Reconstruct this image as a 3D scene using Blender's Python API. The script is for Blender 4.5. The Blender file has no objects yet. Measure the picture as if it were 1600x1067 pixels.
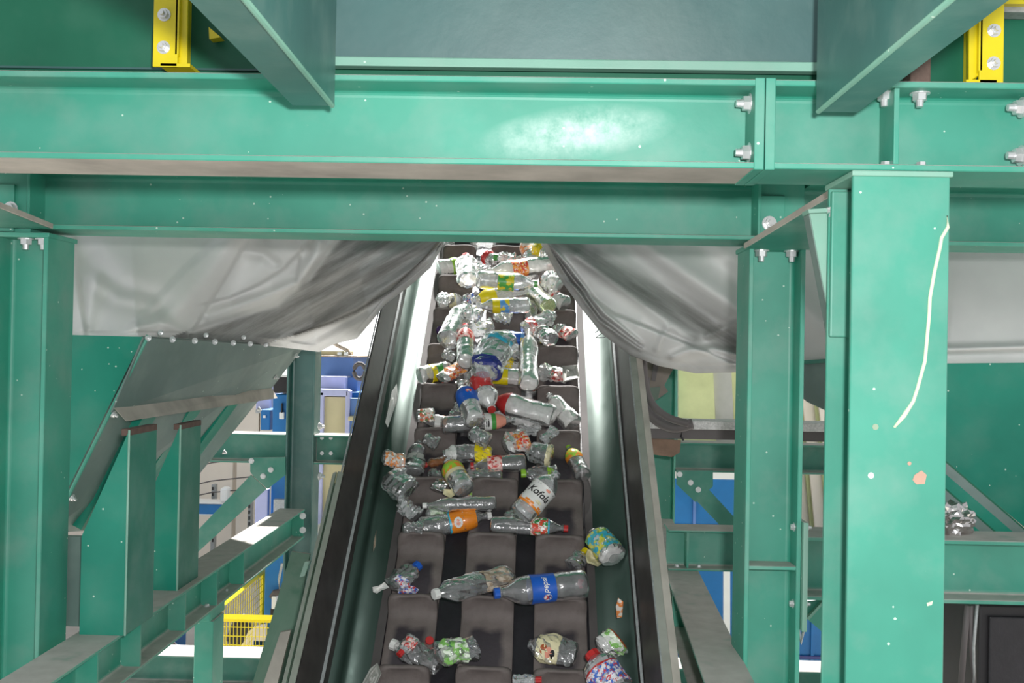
import bpy, bmesh, math, random
from mathutils import Vector, Matrix, noise
C = bpy.context.scene
COL = C.collection
PI = math.pi

# ------------------------------------------------------------------ camera, world, lights, exposure
FPX, CAMH, ROLL = 1600.0, 3.0, math.radians(1.05)      # focal length in pixels of a 1600 px wide frame
def camera_basis(vpx=835, vpy=550):
    f = Vector((0, 1, 0)); Z = Vector((0, 0, 1))
    for _ in range(60):
        r0 = f.cross(Z).normalized(); u0 = r0.cross(f)
        r = r0*math.cos(ROLL) + u0*math.sin(ROLL); u = u0*math.cos(ROLL) - r0*math.sin(ROLL)
        d = (f + r*((vpx-800)/FPX) - u*((vpy-533.5)/FPX)).normalized()
        f = (f + (Vector((0, 1, 0))-d)*.8).normalized()
    return f, r, u
CF, CR, CU = camera_basis()
EYE = Vector((0, 0, CAMH))
def ray(px, py): return CF + CR*((px-800)/FPX) - CU*((py-533.5)/FPX)
def at(px, py, Y):                                       # the world point at depth Y that this sight line measures
    d = ray(px, py); return EYE + d*(Y/d.y)
cd = bpy.data.cameras.new('camera'); cam = bpy.data.objects.new('camera', cd); COL.objects.link(cam)
cd.sensor_width = 36; cd.lens = 36*FPX/1600; cd.clip_end = 200; cd.clip_start = .05
cam.matrix_world = Matrix(((CR.x, CU.x, -CF.x, EYE.x), (CR.y, CU.y, -CF.y, EYE.y), (CR.z, CU.z, -CF.z, EYE.z), (0, 0, 0, 1)))
C.camera = cam

w = bpy.data.worlds.new('hall_daylight'); C.world = w; w.use_nodes = True
w.node_tree.nodes['Background'].inputs[0].default_value = (.92, .96, 1, 1)
w.node_tree.nodes['Background'].inputs[1].default_value = .78
def lamp(name, typ, loc, target, energy, size=None, color=(1, 1, 1)):
    l = bpy.data.lights.new(name, typ); o = bpy.data.objects.new(name, l); COL.objects.link(o)
    l.energy = energy; l.color = color; o.location = loc
    o.rotation_euler = (Vector(target)-Vector(loc)).to_track_quat('-Z', 'Y').to_euler()
    if size: l.size = size
    return o
SUN_E = math.radians(55)
sun = lamp('sun', 'SUN', (0, 20, 25), (0, 20-math.cos(SUN_E), 25-math.sin(SUN_E)), 17.0, color=(1, .98, .95))
sun.data.angle = math.radians(2.2)
flash = lamp('camera_flash', 'AREA', (.14, -.05, CAMH+.15), (.35, 4, CAMH+.1), 82, .10)
C.view_settings.view_transform = 'Standard'; C.view_settings.look = 'None'
C.view_settings.exposure = 0; C.view_settings.gamma = 1; C.view_settings.use_curve_mapping = False
C.cycles.transparent_max_bounces = 24; C.cycles.max_bounces = 8

# ------------------------------------------------------------------ materials
def lin(r, g, b):
    f = lambda c: c/255/12.92 if c/255 <= .04045 else ((c/255+.055)/1.055)**2.4
    return (f(r), f(g), f(b), 1)
class NT:
    def __init__(s, name):
        s.m = bpy.data.materials.new(name); s.m.use_nodes = True
        s.t = s.m.node_tree; s.n = s.t.nodes; s.out = s.n['Material Output']; s.p = s.n['Principled BSDF']
    def new(s, typ, **kw):
        n = s.n.new(typ)
        for k, v in kw.items(): setattr(n, k, v)
        return n
    def link(s, a, b): s.t.links.new(a, b)
    def ramp(s, fac, a, b, ca=(0, 0, 0, 1), cb=(1, 1, 1, 1)):
        r = s.new('ShaderNodeValToRGB'); e = r.color_ramp.elements
        e[0].position = a; e[1].position = b; e[0].color = ca; e[1].color = cb
        s.link(fac, r.inputs[0]); return r.outputs[0]
    def mix(s, fac, a, b, blend='MIX'):
        m = s.new('ShaderNodeMix', data_type='RGBA', blend_type=blend)
        for sock, v in ((m.inputs[0], fac), (m.inputs[6], a), (m.inputs[7], b)):
            if hasattr(v, 'links'): s.link(v, sock)
            else: sock.default_value = v
        return m.outputs[2]
    def noise(s, scale, detail=3, vec=None, rough=.55):
        n = s.new('ShaderNodeTexNoise'); n.inputs['Scale'].default_value = scale
        n.inputs['Detail'].default_value = detail; n.inputs['Roughness'].default_value = rough
        s.link(vec if vec else s.pos(), n.inputs['Vector']); return n.outputs[0]
    def pos(s):
        return s.new('ShaderNodeTexCoord').outputs['Object']
    def mapped(s, scale, rot=(0, 0, 0), src=None):
        m = s.new('ShaderNodeMapping'); m.inputs['Scale'].default_value = scale; m.inputs['Rotation'].default_value = rot
        s.link(src if src else s.pos(), m.inputs[0]); return m.outputs[0]
    def up(s):                                           # 1 where a face looks upward
        g = s.new('ShaderNodeNewGeometry'); x = s.new('ShaderNodeSeparateXYZ'); s.link(g.outputs['True Normal'], x.inputs[0])
        return x.outputs[2]
    def math(s, op, a, b=None):
        m = s.new('ShaderNodeMath', operation=op)
        for i, v in enumerate((a, b)):
            if v is None: continue
            if hasattr(v, 'links'): s.link(v, m.inputs[i])
            else: m.inputs[i].default_value = v
        return m.outputs[0]

def plain(name, col, rough=.5, metal=0, spec=.5, var=.12, scale=9, bump=0):
    k = NT(name); c = tuple(col)
    dark = tuple(x*(1-var*2) for x in c[:3])+(1,)
    k.link(k.mix(k.noise(scale, 4), dark, tuple(min(1, x*(1+var)) for x in c[:3])+(1,)), k.p.inputs['Base Color'])
    k.p.inputs['Roughness'].default_value = rough; k.p.inputs['Metallic'].default_value = metal
    k.p.inputs['Specular IOR Level'].default_value = spec
    if bump:
        b = k.new('ShaderNodeBump'); b.inputs['Strength'].default_value = bump; b.inputs['Distance'].default_value = .004
        k.link(k.noise(60, 4), b.inputs['Height']); k.link(b.outputs[0], k.p.inputs['Normal'])
    return k.m

def paint(name, col, rough=.54, dust=.93, specks=True, streaks=False, scuff=None, haze=.30, spec=.9):
    """Machine paint: slight mottling, dust settled on faces that look up, small chips."""
    k = NT(name); c = tuple(col); k.p.inputs['Specular IOR Level'].default_value = spec
    base = k.mix(k.ramp(k.noise(2.2, 4), .3, .7), tuple(x*.80 for x in c[:3])+(1,), tuple(min(1, x*1.12+.01) for x in c[:3])+(1,))
    # thin greasy haze rubbed over the paint
    base = k.mix(k.math('MULTIPLY', k.ramp(k.noise(5.5, 6), .46, .75), haze), base, lin(150, 165, 155))
    if streaks:
        base = k.mix(k.math('MULTIPLY', k.ramp(k.noise(1, 4, k.mapped((26, 26, 1.6))), .45, .72), .55), base, lin(150, 180, 160))
    if specks:
        v = k.new('ShaderNodeTexVoronoi'); v.inputs['Scale'].default_value = 26; k.link(k.pos(), v.inputs['Vector'])
        s1 = k.math('MULTIPLY', k.math('LESS_THAN', v.outputs['Distance'], .085), k.math('GREATER_THAN', k.noise(7, 2), .53))
        base = k.mix(k.math('MULTIPLY', s1, .75), base, lin(205, 225, 210))
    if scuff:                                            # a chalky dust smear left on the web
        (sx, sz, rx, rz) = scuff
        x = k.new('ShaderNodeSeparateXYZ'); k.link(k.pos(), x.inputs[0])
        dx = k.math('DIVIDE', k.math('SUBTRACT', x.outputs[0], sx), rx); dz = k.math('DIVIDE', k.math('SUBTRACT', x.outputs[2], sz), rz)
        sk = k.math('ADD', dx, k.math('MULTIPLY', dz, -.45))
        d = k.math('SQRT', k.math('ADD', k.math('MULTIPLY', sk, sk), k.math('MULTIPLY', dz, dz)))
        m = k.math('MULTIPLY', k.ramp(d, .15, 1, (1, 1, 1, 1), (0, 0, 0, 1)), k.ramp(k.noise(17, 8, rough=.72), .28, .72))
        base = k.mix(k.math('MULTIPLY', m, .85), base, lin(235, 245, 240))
    if dust:
        d = k.math('MULTIPLY', k.ramp(k.up(), .45, .8), k.ramp(k.noise(7, 5), .08, .42))
        base = k.mix(k.math('MULTIPLY', d, dust), base, k.mix(k.noise(14, 4), lin(160, 150, 144), lin(204, 196, 190)))
        k.link(k.math('MAXIMUM', k.math('MULTIPLY', k.math('MULTIPLY', d, dust), .9), rough), k.p.inputs['Roughness'])
    else: k.p.inputs['Roughness'].default_value = rough
    k.link(base, k.p.inputs['Base Color'])
    b = k.new('ShaderNodeBump'); b.inputs['Strength'].default_value = .12; b.inputs['Distance'].default_value = .003
    k.link(k.noise(38, 3), b.inputs['Height']); k.link(b.outputs[0], k.p.inputs['Normal'])
    return k.m

def worn(name, col, rough, metal):
    k = NT(name); k.p.inputs['Metallic'].default_value = metal; k.p.inputs['Specular IOR Level'].default_value = .9
    k.link(k.mix(k.noise(6, 4), tuple(x*.72 for x in col[:3])+(1,), col), k.p.inputs['Base Color'])
    k.link(k.ramp(k.noise(9, 4), .3, .7, (rough*.85,)*3+(1,), (rough*1.15,)*3+(1,)), k.p.inputs['Roughness']); return k.m
M = {}
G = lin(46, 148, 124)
M['green'] = paint('green_paint', G)
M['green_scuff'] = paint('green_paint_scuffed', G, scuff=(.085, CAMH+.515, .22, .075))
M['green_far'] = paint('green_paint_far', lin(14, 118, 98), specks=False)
M['green_sheet'] = paint('green_sheet_paint', lin(8, 128, 106), rough=.42, dust=.5, haze=.12, spec=.4)
M['hopper'] = paint('hopper_grey_green', lin(96, 118, 112), rough=.5, dust=.3, streaks=False)
M['hopper_dark'] = paint('hopper_dark_green', lin(16, 98, 72), rough=.5, dust=.4, specks=False, haze=.06, spec=.35)
M['duct'] = paint('duct_grey_teal', lin(46, 90, 88), rough=.45, dust=.4, specks=False, haze=.08, spec=.6)
M['hanger'] = paint('hanger_grey_teal', lin(52, 102, 96), rough=.4, dust=.4, specks=False)
M['streaky'] = paint('streaky_green', lin(30, 110, 90), rough=.5, streaks=True, specks=False)
M['primer'] = plain('dusty_primer', lin(186, 178, 168), .75, var=.3, scale=6)
M['pale_green'] = paint('pale_green_paint', lin(120, 170, 150), dust=.6)
M['yellow'] = plain('yellow_paint', lin(208, 184, 20), .45)
M['zinc'] = plain('zinc_plated', lin(222, 222, 222), .35, .6, var=.1, scale=40)
M['galv'] = plain('galvanised', lin(175, 178, 178), .55, .4, var=.25, scale=60)
M['rail'] = paint('rail_dusty_green', lin(70, 96, 76), rough=.55, dust=.5, specks=False)
M['wallsteel'] = plain('worn_dark_steel', lin(74, 70, 68), .42, .35, var=.35, scale=14)
M['panel'] = worn('side_skirt_worn', lin(56, 78, 69), .5, .5)
M['rubber'] = plain('black_rubber', lin(38, 35, 40), .55, var=.3, scale=18, bump=.4)
M['seal'] = plain('grey_edge_seal', lin(84, 79, 78), .85, var=.2)
M['cable'] = plain('grey_cable', lin(92, 86, 86), .6)
M['black'] = plain('black_plastic', lin(34, 31, 34), .55, var=.35)
M['pad'] = plain('dark_brown_pad', lin(104, 82, 74), .8, var=.3, scale=30)
M['brown'] = plain('rusty_board', lin(150, 122, 104), .8, var=.3, scale=12)
M['blue'] = plain('blue_paint', lin(14, 112, 178), .5, var=.1)
M['blue_pale'] = plain('pale_blue_paint', lin(92, 128, 190), .5, var=.1)
M['lilac'] = plain('lilac_sheet', lin(178, 182, 222), .5, var=.1)
M['cream'] = plain('cream_cladding', lin(240, 228, 214), .7, var=.06, scale=3)
M['cream_dark'] = plain('cream_joint', lin(186, 172, 156), .7, var=.08)
M['olive'] = plain('olive_sheet', lin(196, 202, 148), .6, var=.16, scale=5)
M['beige'] = plain('beige_sheet', lin(196, 186, 150), .6, var=.08)
M['grey'] = plain('grey_sheet', lin(168, 168, 162), .6, var=.1)
M['whitep'] = plain('white_plastic', lin(236, 236, 234), .45, var=.03)
M['concrete'] = plain('concrete', lin(178, 174, 168), .85, var=.2, scale=2)
M['bare_chip'] = plain('bare_chip', lin(196, 158, 138), .7)
M['drip'] = plain('cream_drip', lin(214, 226, 196), .55, var=.1)
k = NT('foil'); k.p.inputs['Metallic'].default_value = .9; k.p.inputs['Roughness'].default_value = .2
k.link(k.mix(k.noise(20), lin(120, 110, 105), lin(235, 232, 230)), k.p.inputs['Base Color']); M['foil'] = k.m
# tarpaulin: pale grey PVC with dirt streaks dragged along its low side and crease shade painted in (UV = its own cloth coordinates)
def tarp_material(name, axis_deg, dirt_ramp):
    k = NT(name); uv = k.new('ShaderNodeUVMap').outputs[0]
    base = k.mix(k.ramp(k.noise(5, 4, uv), .35, .7), lin(202, 201, 200), lin(224, 223, 220))
    a = k.new('ShaderNodeAttribute', attribute_name='dirt').outputs['Fac']
    rot = k.mapped((1, 1, 1), (0, 0, math.radians(axis_deg)), uv)
    st = k.noise(1, 6, k.mapped((8, 75, 1), src=rot), .7)
    st2 = k.noise(1, 5, k.mapped((3, 22, 1), src=rot), .6)
    f = k.math('MULTIPLY', a, k.ramp(st2, .22, .55, (.7, .7, .7, 1)))
    f = k.math('MULTIPLY', f, k.ramp(st, .25, .72, (1, 1, 1, 1), (.55, .55, .55, 1)))
    base = k.mix(f, base, lin(78, 76, 72))
    k.link(base, k.p.inputs['Base Color']); k.p.inputs['Roughness'].default_value = .48
    tl = k.new('ShaderNodeBsdfTranslucent'); k.link(base, tl.inputs[0]); ms = k.new('ShaderNodeMixShader'); ms.inputs[0].default_value = .12
    k.link(k.p.outputs[0], ms.inputs[1]); k.link(tl.outputs[0], ms.inputs[2]); k.link(ms.outputs[0], k.out.inputs[0])
    return k.m
M['tarp'] = tarp_material('grey_tarpaulin', -30, None); M['tarp_r'] = tarp_material('grey_tarpaulin_streaked', 32, None)
# cleat rubber: dust-caked face, cleaner dark pocket worn in the middle of the pad
k = NT('cleat_rubber'); uv = k.new('ShaderNodeUVMap').outputs[0]
x = k.new('ShaderNodeSeparateXYZ'); k.link(uv, x.inputs[0])
ax = k.math('ABSOLUTE', k.math('SUBTRACT', x.outputs[0], .5))
warp = k.math('MULTIPLY', k.math('SUBTRACT', k.noise(9, 4), .5), .22)
inx = k.ramp(k.math('ADD', ax, warp), .24, .36, (1, 1, 1, 1), (0, 0, 0, 1))
iny = k.ramp(k.math('ADD', x.outputs[1], warp), .60, .70, (1, 1, 1, 1), (0, 0, 0, 1))
pocket = k.math('MULTIPLY', inx, iny)
dustc = k.mix(k.noise(16, 5), lin(80, 72, 69), lin(118, 108, 104))
k.link(k.mix(k.math('MULTIPLY', pocket, .92), dustc, lin(42, 36, 43)), k.p.inputs['Base Color'])
k.p.inputs['Roughness'].default_value = .72
b = k.new('ShaderNodeBump'); b.inputs['Strength'].default_value = .5; b.inputs['Distance'].default_value = .004
k.link(k.noise(55, 4), b.inputs['Height']); k.link(b.outputs[0], k.p.inputs['Normal']); M['cleat'] = k.m
# thin clear PET: mostly see-through, glossy, slightly milky
def clear(name, tint, milk, milkcol=(.8, .8, .8, 1), rough=.12):
    k = NT(name); k.n.remove(k.p)
    tr = k.new('ShaderNodeBsdfTransparent'); tr.inputs[0].default_value = tint
    gl = k.new('ShaderNodeBsdfGlossy'); gl.inputs['Roughness'].default_value = rough; gl.inputs[0].default_value = (1, 1, 1, 1)
    df = k.new('ShaderNodeBsdfDiffuse'); df.inputs[0].default_value = milkcol
    bp = k.new('ShaderNodeBump'); bp.inputs['Strength'].default_value = .55; bp.inputs['Distance'].default_value = .006
    k.link(k.noise(52, 3, rough=.6), bp.inputs['Height']); k.link(bp.outputs[0], gl.inputs['Normal']); k.link(bp.outputs[0], df.inputs['Normal'])
    lw = k.new('ShaderNodeLayerWeight'); lw.inputs[0].default_value = .28
    m1 = k.new('ShaderNodeMixShader'); k.link(k.math('MULTIPLY', k.ramp(k.noise(30, 4), .2, .8, (.5, .5, .5, 1)), milk), m1.inputs[0])
    k.link(tr.outputs[0], m1.inputs[1]); k.link(df.outputs[0], m1.inputs[2])
    m2 = k.new('ShaderNodeMixShader'); k.link(k.math('ADD', k.math('MULTIPLY', lw.outputs['Fresnel'], .75), .05), m2.inputs[0])
    k.link(m1.outputs[0], m2.inputs[1]); k.link(gl.outputs[0], m2.inputs[2])
    k.link(m2.outputs[0], k.out.inputs[0]); return k.m
M['pet'] = clear('clear_pet', (.90, .91, .91, 1), .42)
M['pet_milky'] = clear('milky_pet', (.92, .92, .92, 1), .78, (.84, .82, .80, 1))
M['pet_grey'] = clear('smoky_pet', (.72, .71, .71, 1), .20)
M['pet_green'] = clear('green_tint_pet', (.78, .86, .62, 1), .4, (.66, .70, .45, 1))
M['pet_amber'] = clear('amber_pet', (.80, .42, .20, 1), .35, (.62, .28, .12, 1))
M['pet_blue'] = clear('blue_tint_pet', (.6, .7, .85, 1), .35, (.4, .52, .75, 1))
def lab(name, a, b=None, c=None, scale=38, sheen=.35):
    k = NT('label_'+name)
    if b is None: col = k.mix(k.noise(40, 3), tuple(x*.88 for x in a[:3])+(1,), a)
    else:
        col = k.mix(k.ramp(k.noise(scale, 3), .47, .53), a, b)
        if c is not None: col = k.mix(k.ramp(k.noise(scale*1.7, 2, k.mapped((1, 1, 1), (1, 2, .5))), .56, .60), col, c)
    k.link(col, k.p.inputs['Base Color']); k.p.inputs['Roughness'].default_value = sheen; M[name] = k.m
lab('red', lin(188, 48, 48)); lab('white', lin(226, 224, 220)); lab('orange', lin(232, 134, 36)); lab('yellow', lin(228, 206, 20))
lab('labelblue', lin(34, 92, 188)); lab('navy', lin(44, 52, 128)); lab('green_l', lin(70, 150, 66)); lab('lime', lin(150, 200, 60)); lab('ink', lin(28, 26, 26))
lab('cyan', lin(60, 176, 206)); lab('pink', lin(222, 60, 110)); lab('salmon', lin(226, 150, 128)); lab('cream_l', lin(222, 212, 172)); lab('purple', lin(70, 40, 96))
lab('redwhite', lin(196, 54, 50), lin(232, 196, 188), scale=55); lab('redorange', lin(206, 60, 44), lin(232, 150, 60), lin(235, 215, 205), 50)
lab('whiteorange', lin(224, 216, 208), lin(226, 140, 76), scale=48); lab('whitegreen', lin(216, 226, 206), lin(126, 182, 92), scale=34)
lab('greenyellow', lin(74, 158, 74), lin(220, 200, 40), scale=30); lab('blueyellow', lin(96, 156, 214), lin(232, 206, 50), scale=30)
lab('bluered', lin(60, 104, 190), lin(226, 224, 228), lin(200, 70, 70), 60); lab('orangelime', lin(230, 140, 50), lin(150, 196, 60), scale=34)
lab('greenred', lin(56, 146, 80), lin(208, 78, 58), lin(230, 228, 220), 40); lab('aqua', lin(60, 170, 196), lin(216, 206, 80), lin(110, 170, 80), 24)
lab('rust', lin(170, 88, 52)); lab('tan', lin(160, 140, 120), lin(190, 176, 160), scale=50); lab('multi', lin(232, 226, 216), lin(222, 120, 90), lin(90, 140, 90), 44)

# ------------------------------------------------------------------ object helpers
def prop(o, label=None, cat=None, group=None, kind=None):
    for kk, v in (('label', label), ('category', cat), ('group', group), ('kind', kind)):
        if v: o[kk] = v
    return o
def hang(o, parent):
    if parent is not None:
        o.parent = parent; o.matrix_parent_inverse = parent['_inv'] if False else Matrix.Translation(-parent.location)
    return o
def thing(name, label, cat, loc, group=None):
    o = bpy.data.objects.new(name, None); o.empty_display_size = .05; o.location = loc; COL.objects.link(o)
    return prop(o, label, cat, group)
class MB:
    """Collects faces and builds them as one mesh object."""
    def __init__(s): s.v = []; s.f = []; s.m = []; s.uv = {}
    def add(s, vs, fs, m=0):
        b = len(s.v); s.v += [Vector(p) for p in vs]
        for f in fs: s.f.append([i+b for i in f]); s.m.append(m)
        return b
    def box(s, x0, x1, y0, y1, z0, z1, m=0):
        x0, x1 = sorted((x0, x1)); y0, y1 = sorted((y0, y1)); z0, z1 = sorted((z0, z1))
        s.add([(x0,y0,z0),(x1,y0,z0),(x1,y1,z0),(x0,y1,z0),(x0,y0,z1),(x1,y0,z1),(x1,y1,z1),(x0,y1,z1)],
              [(0,3,2,1),(4,5,6,7),(0,1,5,4),(1,2,6,5),(2,3,7,6),(3,0,4,7)], m); return s
    def prism(s, pts, ext, m=0):
        pts = [Vector(p) for p in pts]; e = Vector(ext); n = len(pts)
        nr = sum(((pts[i]-pts[0]).cross(pts[(i+1) % n]-pts[0]) for i in range(n)), Vector())
        if nr.dot(e) > 0: pts.reverse()
        s.add(pts+[p+e for p in pts], [tuple(range(n)), tuple(range(2*n-1, n-1, -1))]+[(i, n+i, n+(i+1) % n, (i+1) % n) for i in range(n)], m); return s
    def tube(s, path, r, seg=8, m=0, cap=True):
        path = [Vector(p) for p in path]; rings = []
        for i, p in enumerate(path):
            d = (path[min(i+1, len(path)-1)]-path[max(i-1, 0)]).normalized()
            a = d.cross(Vector((0, 0, 1)));  a = a if a.length > .05 else d.cross(Vector((1, 0, 0)))
            a.normalize(); b = d.cross(a); rr = r[i] if isinstance(r, (list, tuple)) else r
            rings.append([p+(a*math.cos(2*PI*j/seg)+b*math.sin(2*PI*j/seg))*rr for j in range(seg)])
        fs = [(i*seg+j, (i+1)*seg+j, (i+1)*seg+(j+1) % seg, i*seg+(j+1) % seg) for i in range(len(path)-1) for j in range(seg)]
        if cap: fs += [tuple(range(seg)), tuple(range(len(path)*seg-1, (len(path)-1)*seg-1, -1))]
        s.add([p for q in rings for p in q], fs, m); return s
    def build(s, name, mats, parent=None, smooth=False, bevel=0):
        me = bpy.data.meshes.new(name); me.from_pydata(s.v, [], s.f)
        for mm in (mats if isinstance(mats, (list, tuple)) else [mats]): me.materials.append(mm)
        me.polygons.foreach_set('material_index', s.m)
        if smooth: me.polygons.foreach_set('use_smooth', [True]*len(me.polygons))
        me.update(); o = bpy.data.objects.new(name, me); COL.objects.link(o)
        if bevel:
            bv = o.modifiers.new('edge', 'BEVEL'); bv.width = bevel; bv.segments = 2; bv.limit_method = 'ANGLE'; bv.angle_limit = .6
        return hang(o, parent)
def pbox(x0, y0, x1, y1, Y, depth, mb=None, m=0):        # a box whose front face fills this measured rectangle at depth Y
    xm, ym = (x0+x1)/2, (y0+y1)/2; mb = mb or MB()
    return mb.box(at(x0, ym, Y).x, at(x1, ym, Y).x, Y, Y+depth, at(xm, y1, Y).z, at(xm, y0, Y).z, m)

def ibeam_mb(p0, p1, hv, h=.2, b=.2, tw=.010, tf=.014, r=.014):
    p0, p1, hv = Vector(p0), Vector(p1), Vector(hv).normalized()
    ax = (p1-p0).normalized(); hv = (hv-ax*hv.dot(ax)).normalized(); bv = ax.cross(hv)
    c = .0022; H, B = h/2, b/2
    q = [(B-c, H), (B, H-c), (B, H-tf+c), (B-c, H-tf)]   # upper right flange tip, then the root fillet
    for i in range(5):
        a = PI/2*i/4; q.append((tw/2+r-r*math.sin(a), H-tf-r+r*math.cos(a)))
    half = q + [(x, -y) for x, y in reversed(q)]
    prof = half + [(-x, y) for x, y in reversed(half)]
    prof = prof if True else prof
    n = len(prof); mb = MB()
    mb.add([p0+bv*x+hv*y for x, y in prof]+[p1+bv*x+hv*y for x, y in prof],
           [(i, (i+1) % n, n+(i+1) % n, n+i) for i in range(n)]+[tuple(reversed(range(n))), tuple(range(n, 2*n))])
    return mb
def fix(o):                                              # make normals consistent
    bm = bmesh.new(); bm.from_mesh(o.data); bmesh.ops.recalc_face_normals(bm, faces=bm.faces); bm.to_mesh(o.data); bm.free(); return o
def ibeam(name, mat, parent, *a, under=None, **k):
    o = fix(ibeam_mb(*a, **k).build(name, mat, parent))
    if under:                                            # a second coat on the underside of the bottom flange
        o.data.materials.append(under); zmin = min(v.co.z for v in o.data.vertices)
        for p in o.data.polygons:
            if p.normal.z < -.9 and p.center.z < zmin+.006: p.material_index = 1
    return o
# bolts: one shared mesh each, +Z points out of the plate
def bolt_mesh(name, shank):
    bm = bmesh.new()
    def cyl(r, z0, z1, n, r2=None):
        r2 = r2 or r; lo = [bm.verts.new((r*math.cos(2*PI*i/n), r*math.sin(2*PI*i/n), z0)) for i in range(n)]
        hi = [bm.verts.new((r2*math.cos(2*PI*i/n), r2*math.sin(2*PI*i/n), z1)) for i in range(n)]
        bm.faces.new(lo[::-1]); bm.faces.new(hi)
        for i in range(n): bm.faces.new((lo[i], lo[(i+1) % n], hi[(i+1) % n], hi[i]))
    cyl(1.25, 0, .16, 16); cyl(.93, .16, .95, 6, .90)
    if shank: cyl(.5, .95, 1.75, 10, .44)
    else: cyl(.55, .95, 1.0, 10)
    me = bpy.data.meshes.new(name); bm.to_mesh(me); bm.free(); me.materials.append(M['zinc']); return me
BOLT, HEAD = bolt_mesh('bolt', True), bolt_mesh('bolt_head', False)
def bolt(parent, loc, d, size=.014, head=False):
    o = bpy.data.objects.new('bolt', HEAD if head else BOLT); COL.objects.link(o)
    o.location = loc; o.rotation_euler = Vector(d).to_track_quat('Z', 'Y').to_euler(); o.scale = (size,)*3
    return hang(o, parent)
def struct(o): return prop(o, kind='structure')

# the belt's own frame: SV up the slope, NV off the belt
TH = math.atan(.76); SV = Vector((0, math.cos(TH), math.sin(TH))); NV = Vector((0, -math.sin(TH), math.cos(TH)))
HC, PITCH = .10, .264/math.cos(TH)
BO = Vector((-.165, 4.05, CAMH-.968)) - NV*HC
def bel(u, s, n): return BO + Vector((u, 0, 0)) + SV*s + NV*n
def on_plane(px, py, n):
    d = ray(px, py); o = BO + NV*n
    return EYE + d*((o-EYE).dot(NV)/d.dot(NV))
EDGE_A, EDGE_B = on_plane(657, 690, .02), on_plane(920, 742, .02)
# ------------------------------------------------------------------ the hall: floor, clad back wall, unseen shade decks overhead
struct(MB().box(-16, 16, -3, 14.4, -.25, 0).build('floor', M['concrete']))
WY = 14.0
wall = struct(MB().box(-16, 16, WY+.06, WY+.4, 0, 7).build('wall_back', M['cream_dark']))
wl, wr = at(497, 560, WY).x, at(566, 560, WY).x; wz0, wz1 = at(530, 640, WY).z, at(530, 480, WY).z
xx = -16.0
i = 0
while xx < 16:
    x1 = min(xx+1.02, 16)
    hits = not (x1 < wl or xx > wr)
    for (z0, z1) in (((0, wz0), (wz1, 7)) if hits else ((0, 7),)):
        p = MB().box(xx+.008, x1-.008, WY, WY+.06, z0+.004, z1).build('wall_panel', M['cream'], wall, bevel=.006)
    xx = x1; i += 1
k = NT('daylit_window'); k.n.remove(k.p); e = k.new('ShaderNodeEmission'); e.inputs[0].default_value = (1, 1, 1, 1); e.inputs[1].default_value = 3.2
k.link(e.outputs[0], k.out.inputs[0]); M['daylit'] = k.m
win = struct(MB().box(wl-.5, wr+.4, WY+.02, WY+.05, wz0, wz1).build('window_1', M['daylit']))
fr = MB()
for (a, b2) in ((wl-.55, wl-.47), (wr+.36, wr+.44)): fr.box(a, b2, WY-.03, WY+.05, wz0, wz1)
fr.build('window_frame', M['cream'], win)
# unseen deck added to shade the front of the frame: its far edge lets the daylight reach the upper conveyor
DECK_Z = CAMH+3.6
def deck_edge(x, y, z): return y + (DECK_Z-z)/math.tan(SUN_E)
(ax, ay, az), (bx, by, bz) = EDGE_A, EDGE_B             # where the photograph's shade ends on the two side skirts
ea, eb = deck_edge(ax, ay, az), deck_edge(bx, by, bz); sl = (eb-ea)/(bx-ax)
struct(MB().box(-3.4, 3.4, max(ea, eb)+1.9, 10.3, DECK_Z, DECK_Z+.08).build('shade_deck', M['hopper_dark']))  # added rear deck, out of view, darkens what the side skirts reflect
struct(MB().prism([(-3.4, -1, DECK_Z), (3.4, -1, DECK_Z), (3.4, ea+2.4, DECK_Z), (.56, ea+2.4, DECK_Z), (.52, ea+sl*(.52-ax), DECK_Z), (-3.4, ea+sl*(-3.4-ax), DECK_Z)], (0, 0, .08)).build('shade_deck', M['hopper_dark']))

# ------------------------------------------------------------------ front frame: big crossbeam, two lengths butted end plate to end plate
UY = 2.30
ub = at(700, 256, UY).z; ut = ub+.2; ufl = .215
jx = at(1190, 200, UY).x
t = thing('cross_beam', 'long pale green I-beam across the top, with a chalky white smear', 'beam', (0, UY+.1, ub))
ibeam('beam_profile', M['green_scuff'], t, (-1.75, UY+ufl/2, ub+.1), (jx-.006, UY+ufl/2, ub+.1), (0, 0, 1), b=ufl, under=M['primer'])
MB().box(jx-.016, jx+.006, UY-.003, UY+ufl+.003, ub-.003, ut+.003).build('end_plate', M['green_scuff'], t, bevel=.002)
for yy in (161, 238): bolt(t, (jx-.014, UY+.055, at(1170, yy, UY+.05).z), (-1, 0, 0), .019)
dust_z = ub
t = thing('cross_beam', 'short pale green I-beam at top right, resting on the near right post', 'beam', (1, UY+.1, ub))
ibeam('beam_profile', M['green'], t, (jx+.028, UY+ufl/2, ub+.1), (1.72, UY+ufl/2, ub+.1), (0, 0, 1), b=ufl)
MB().box(jx+.008, jx+.030, UY-.003, UY+ufl+.003, ub-.003, ut+.003).build('end_plate', M['green'], t, bevel=.002)
sx = at(1402, 200, UY).x
MB().box(sx-.006, sx+.006, UY+.004, UY+ufl/2-.005, ub+.014, ut-.014).build('stiffener_plate', M['green'], t, bevel=.002)
for yy in (165, 241): bolt(t, (jx+.028, UY+.055, at(1214, yy, UY+.05).z), (1, 0, 0), .011, True)
for px in (1382, 1437):
    xb = at(px, 160, UY+.05).x; bolt(t, (xb, UY+.05, ut-.014), (0, 0, -1), .018); bolt(t, (xb, UY+.035, ub+.014), (0, 0, 1), .012, True)
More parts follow.
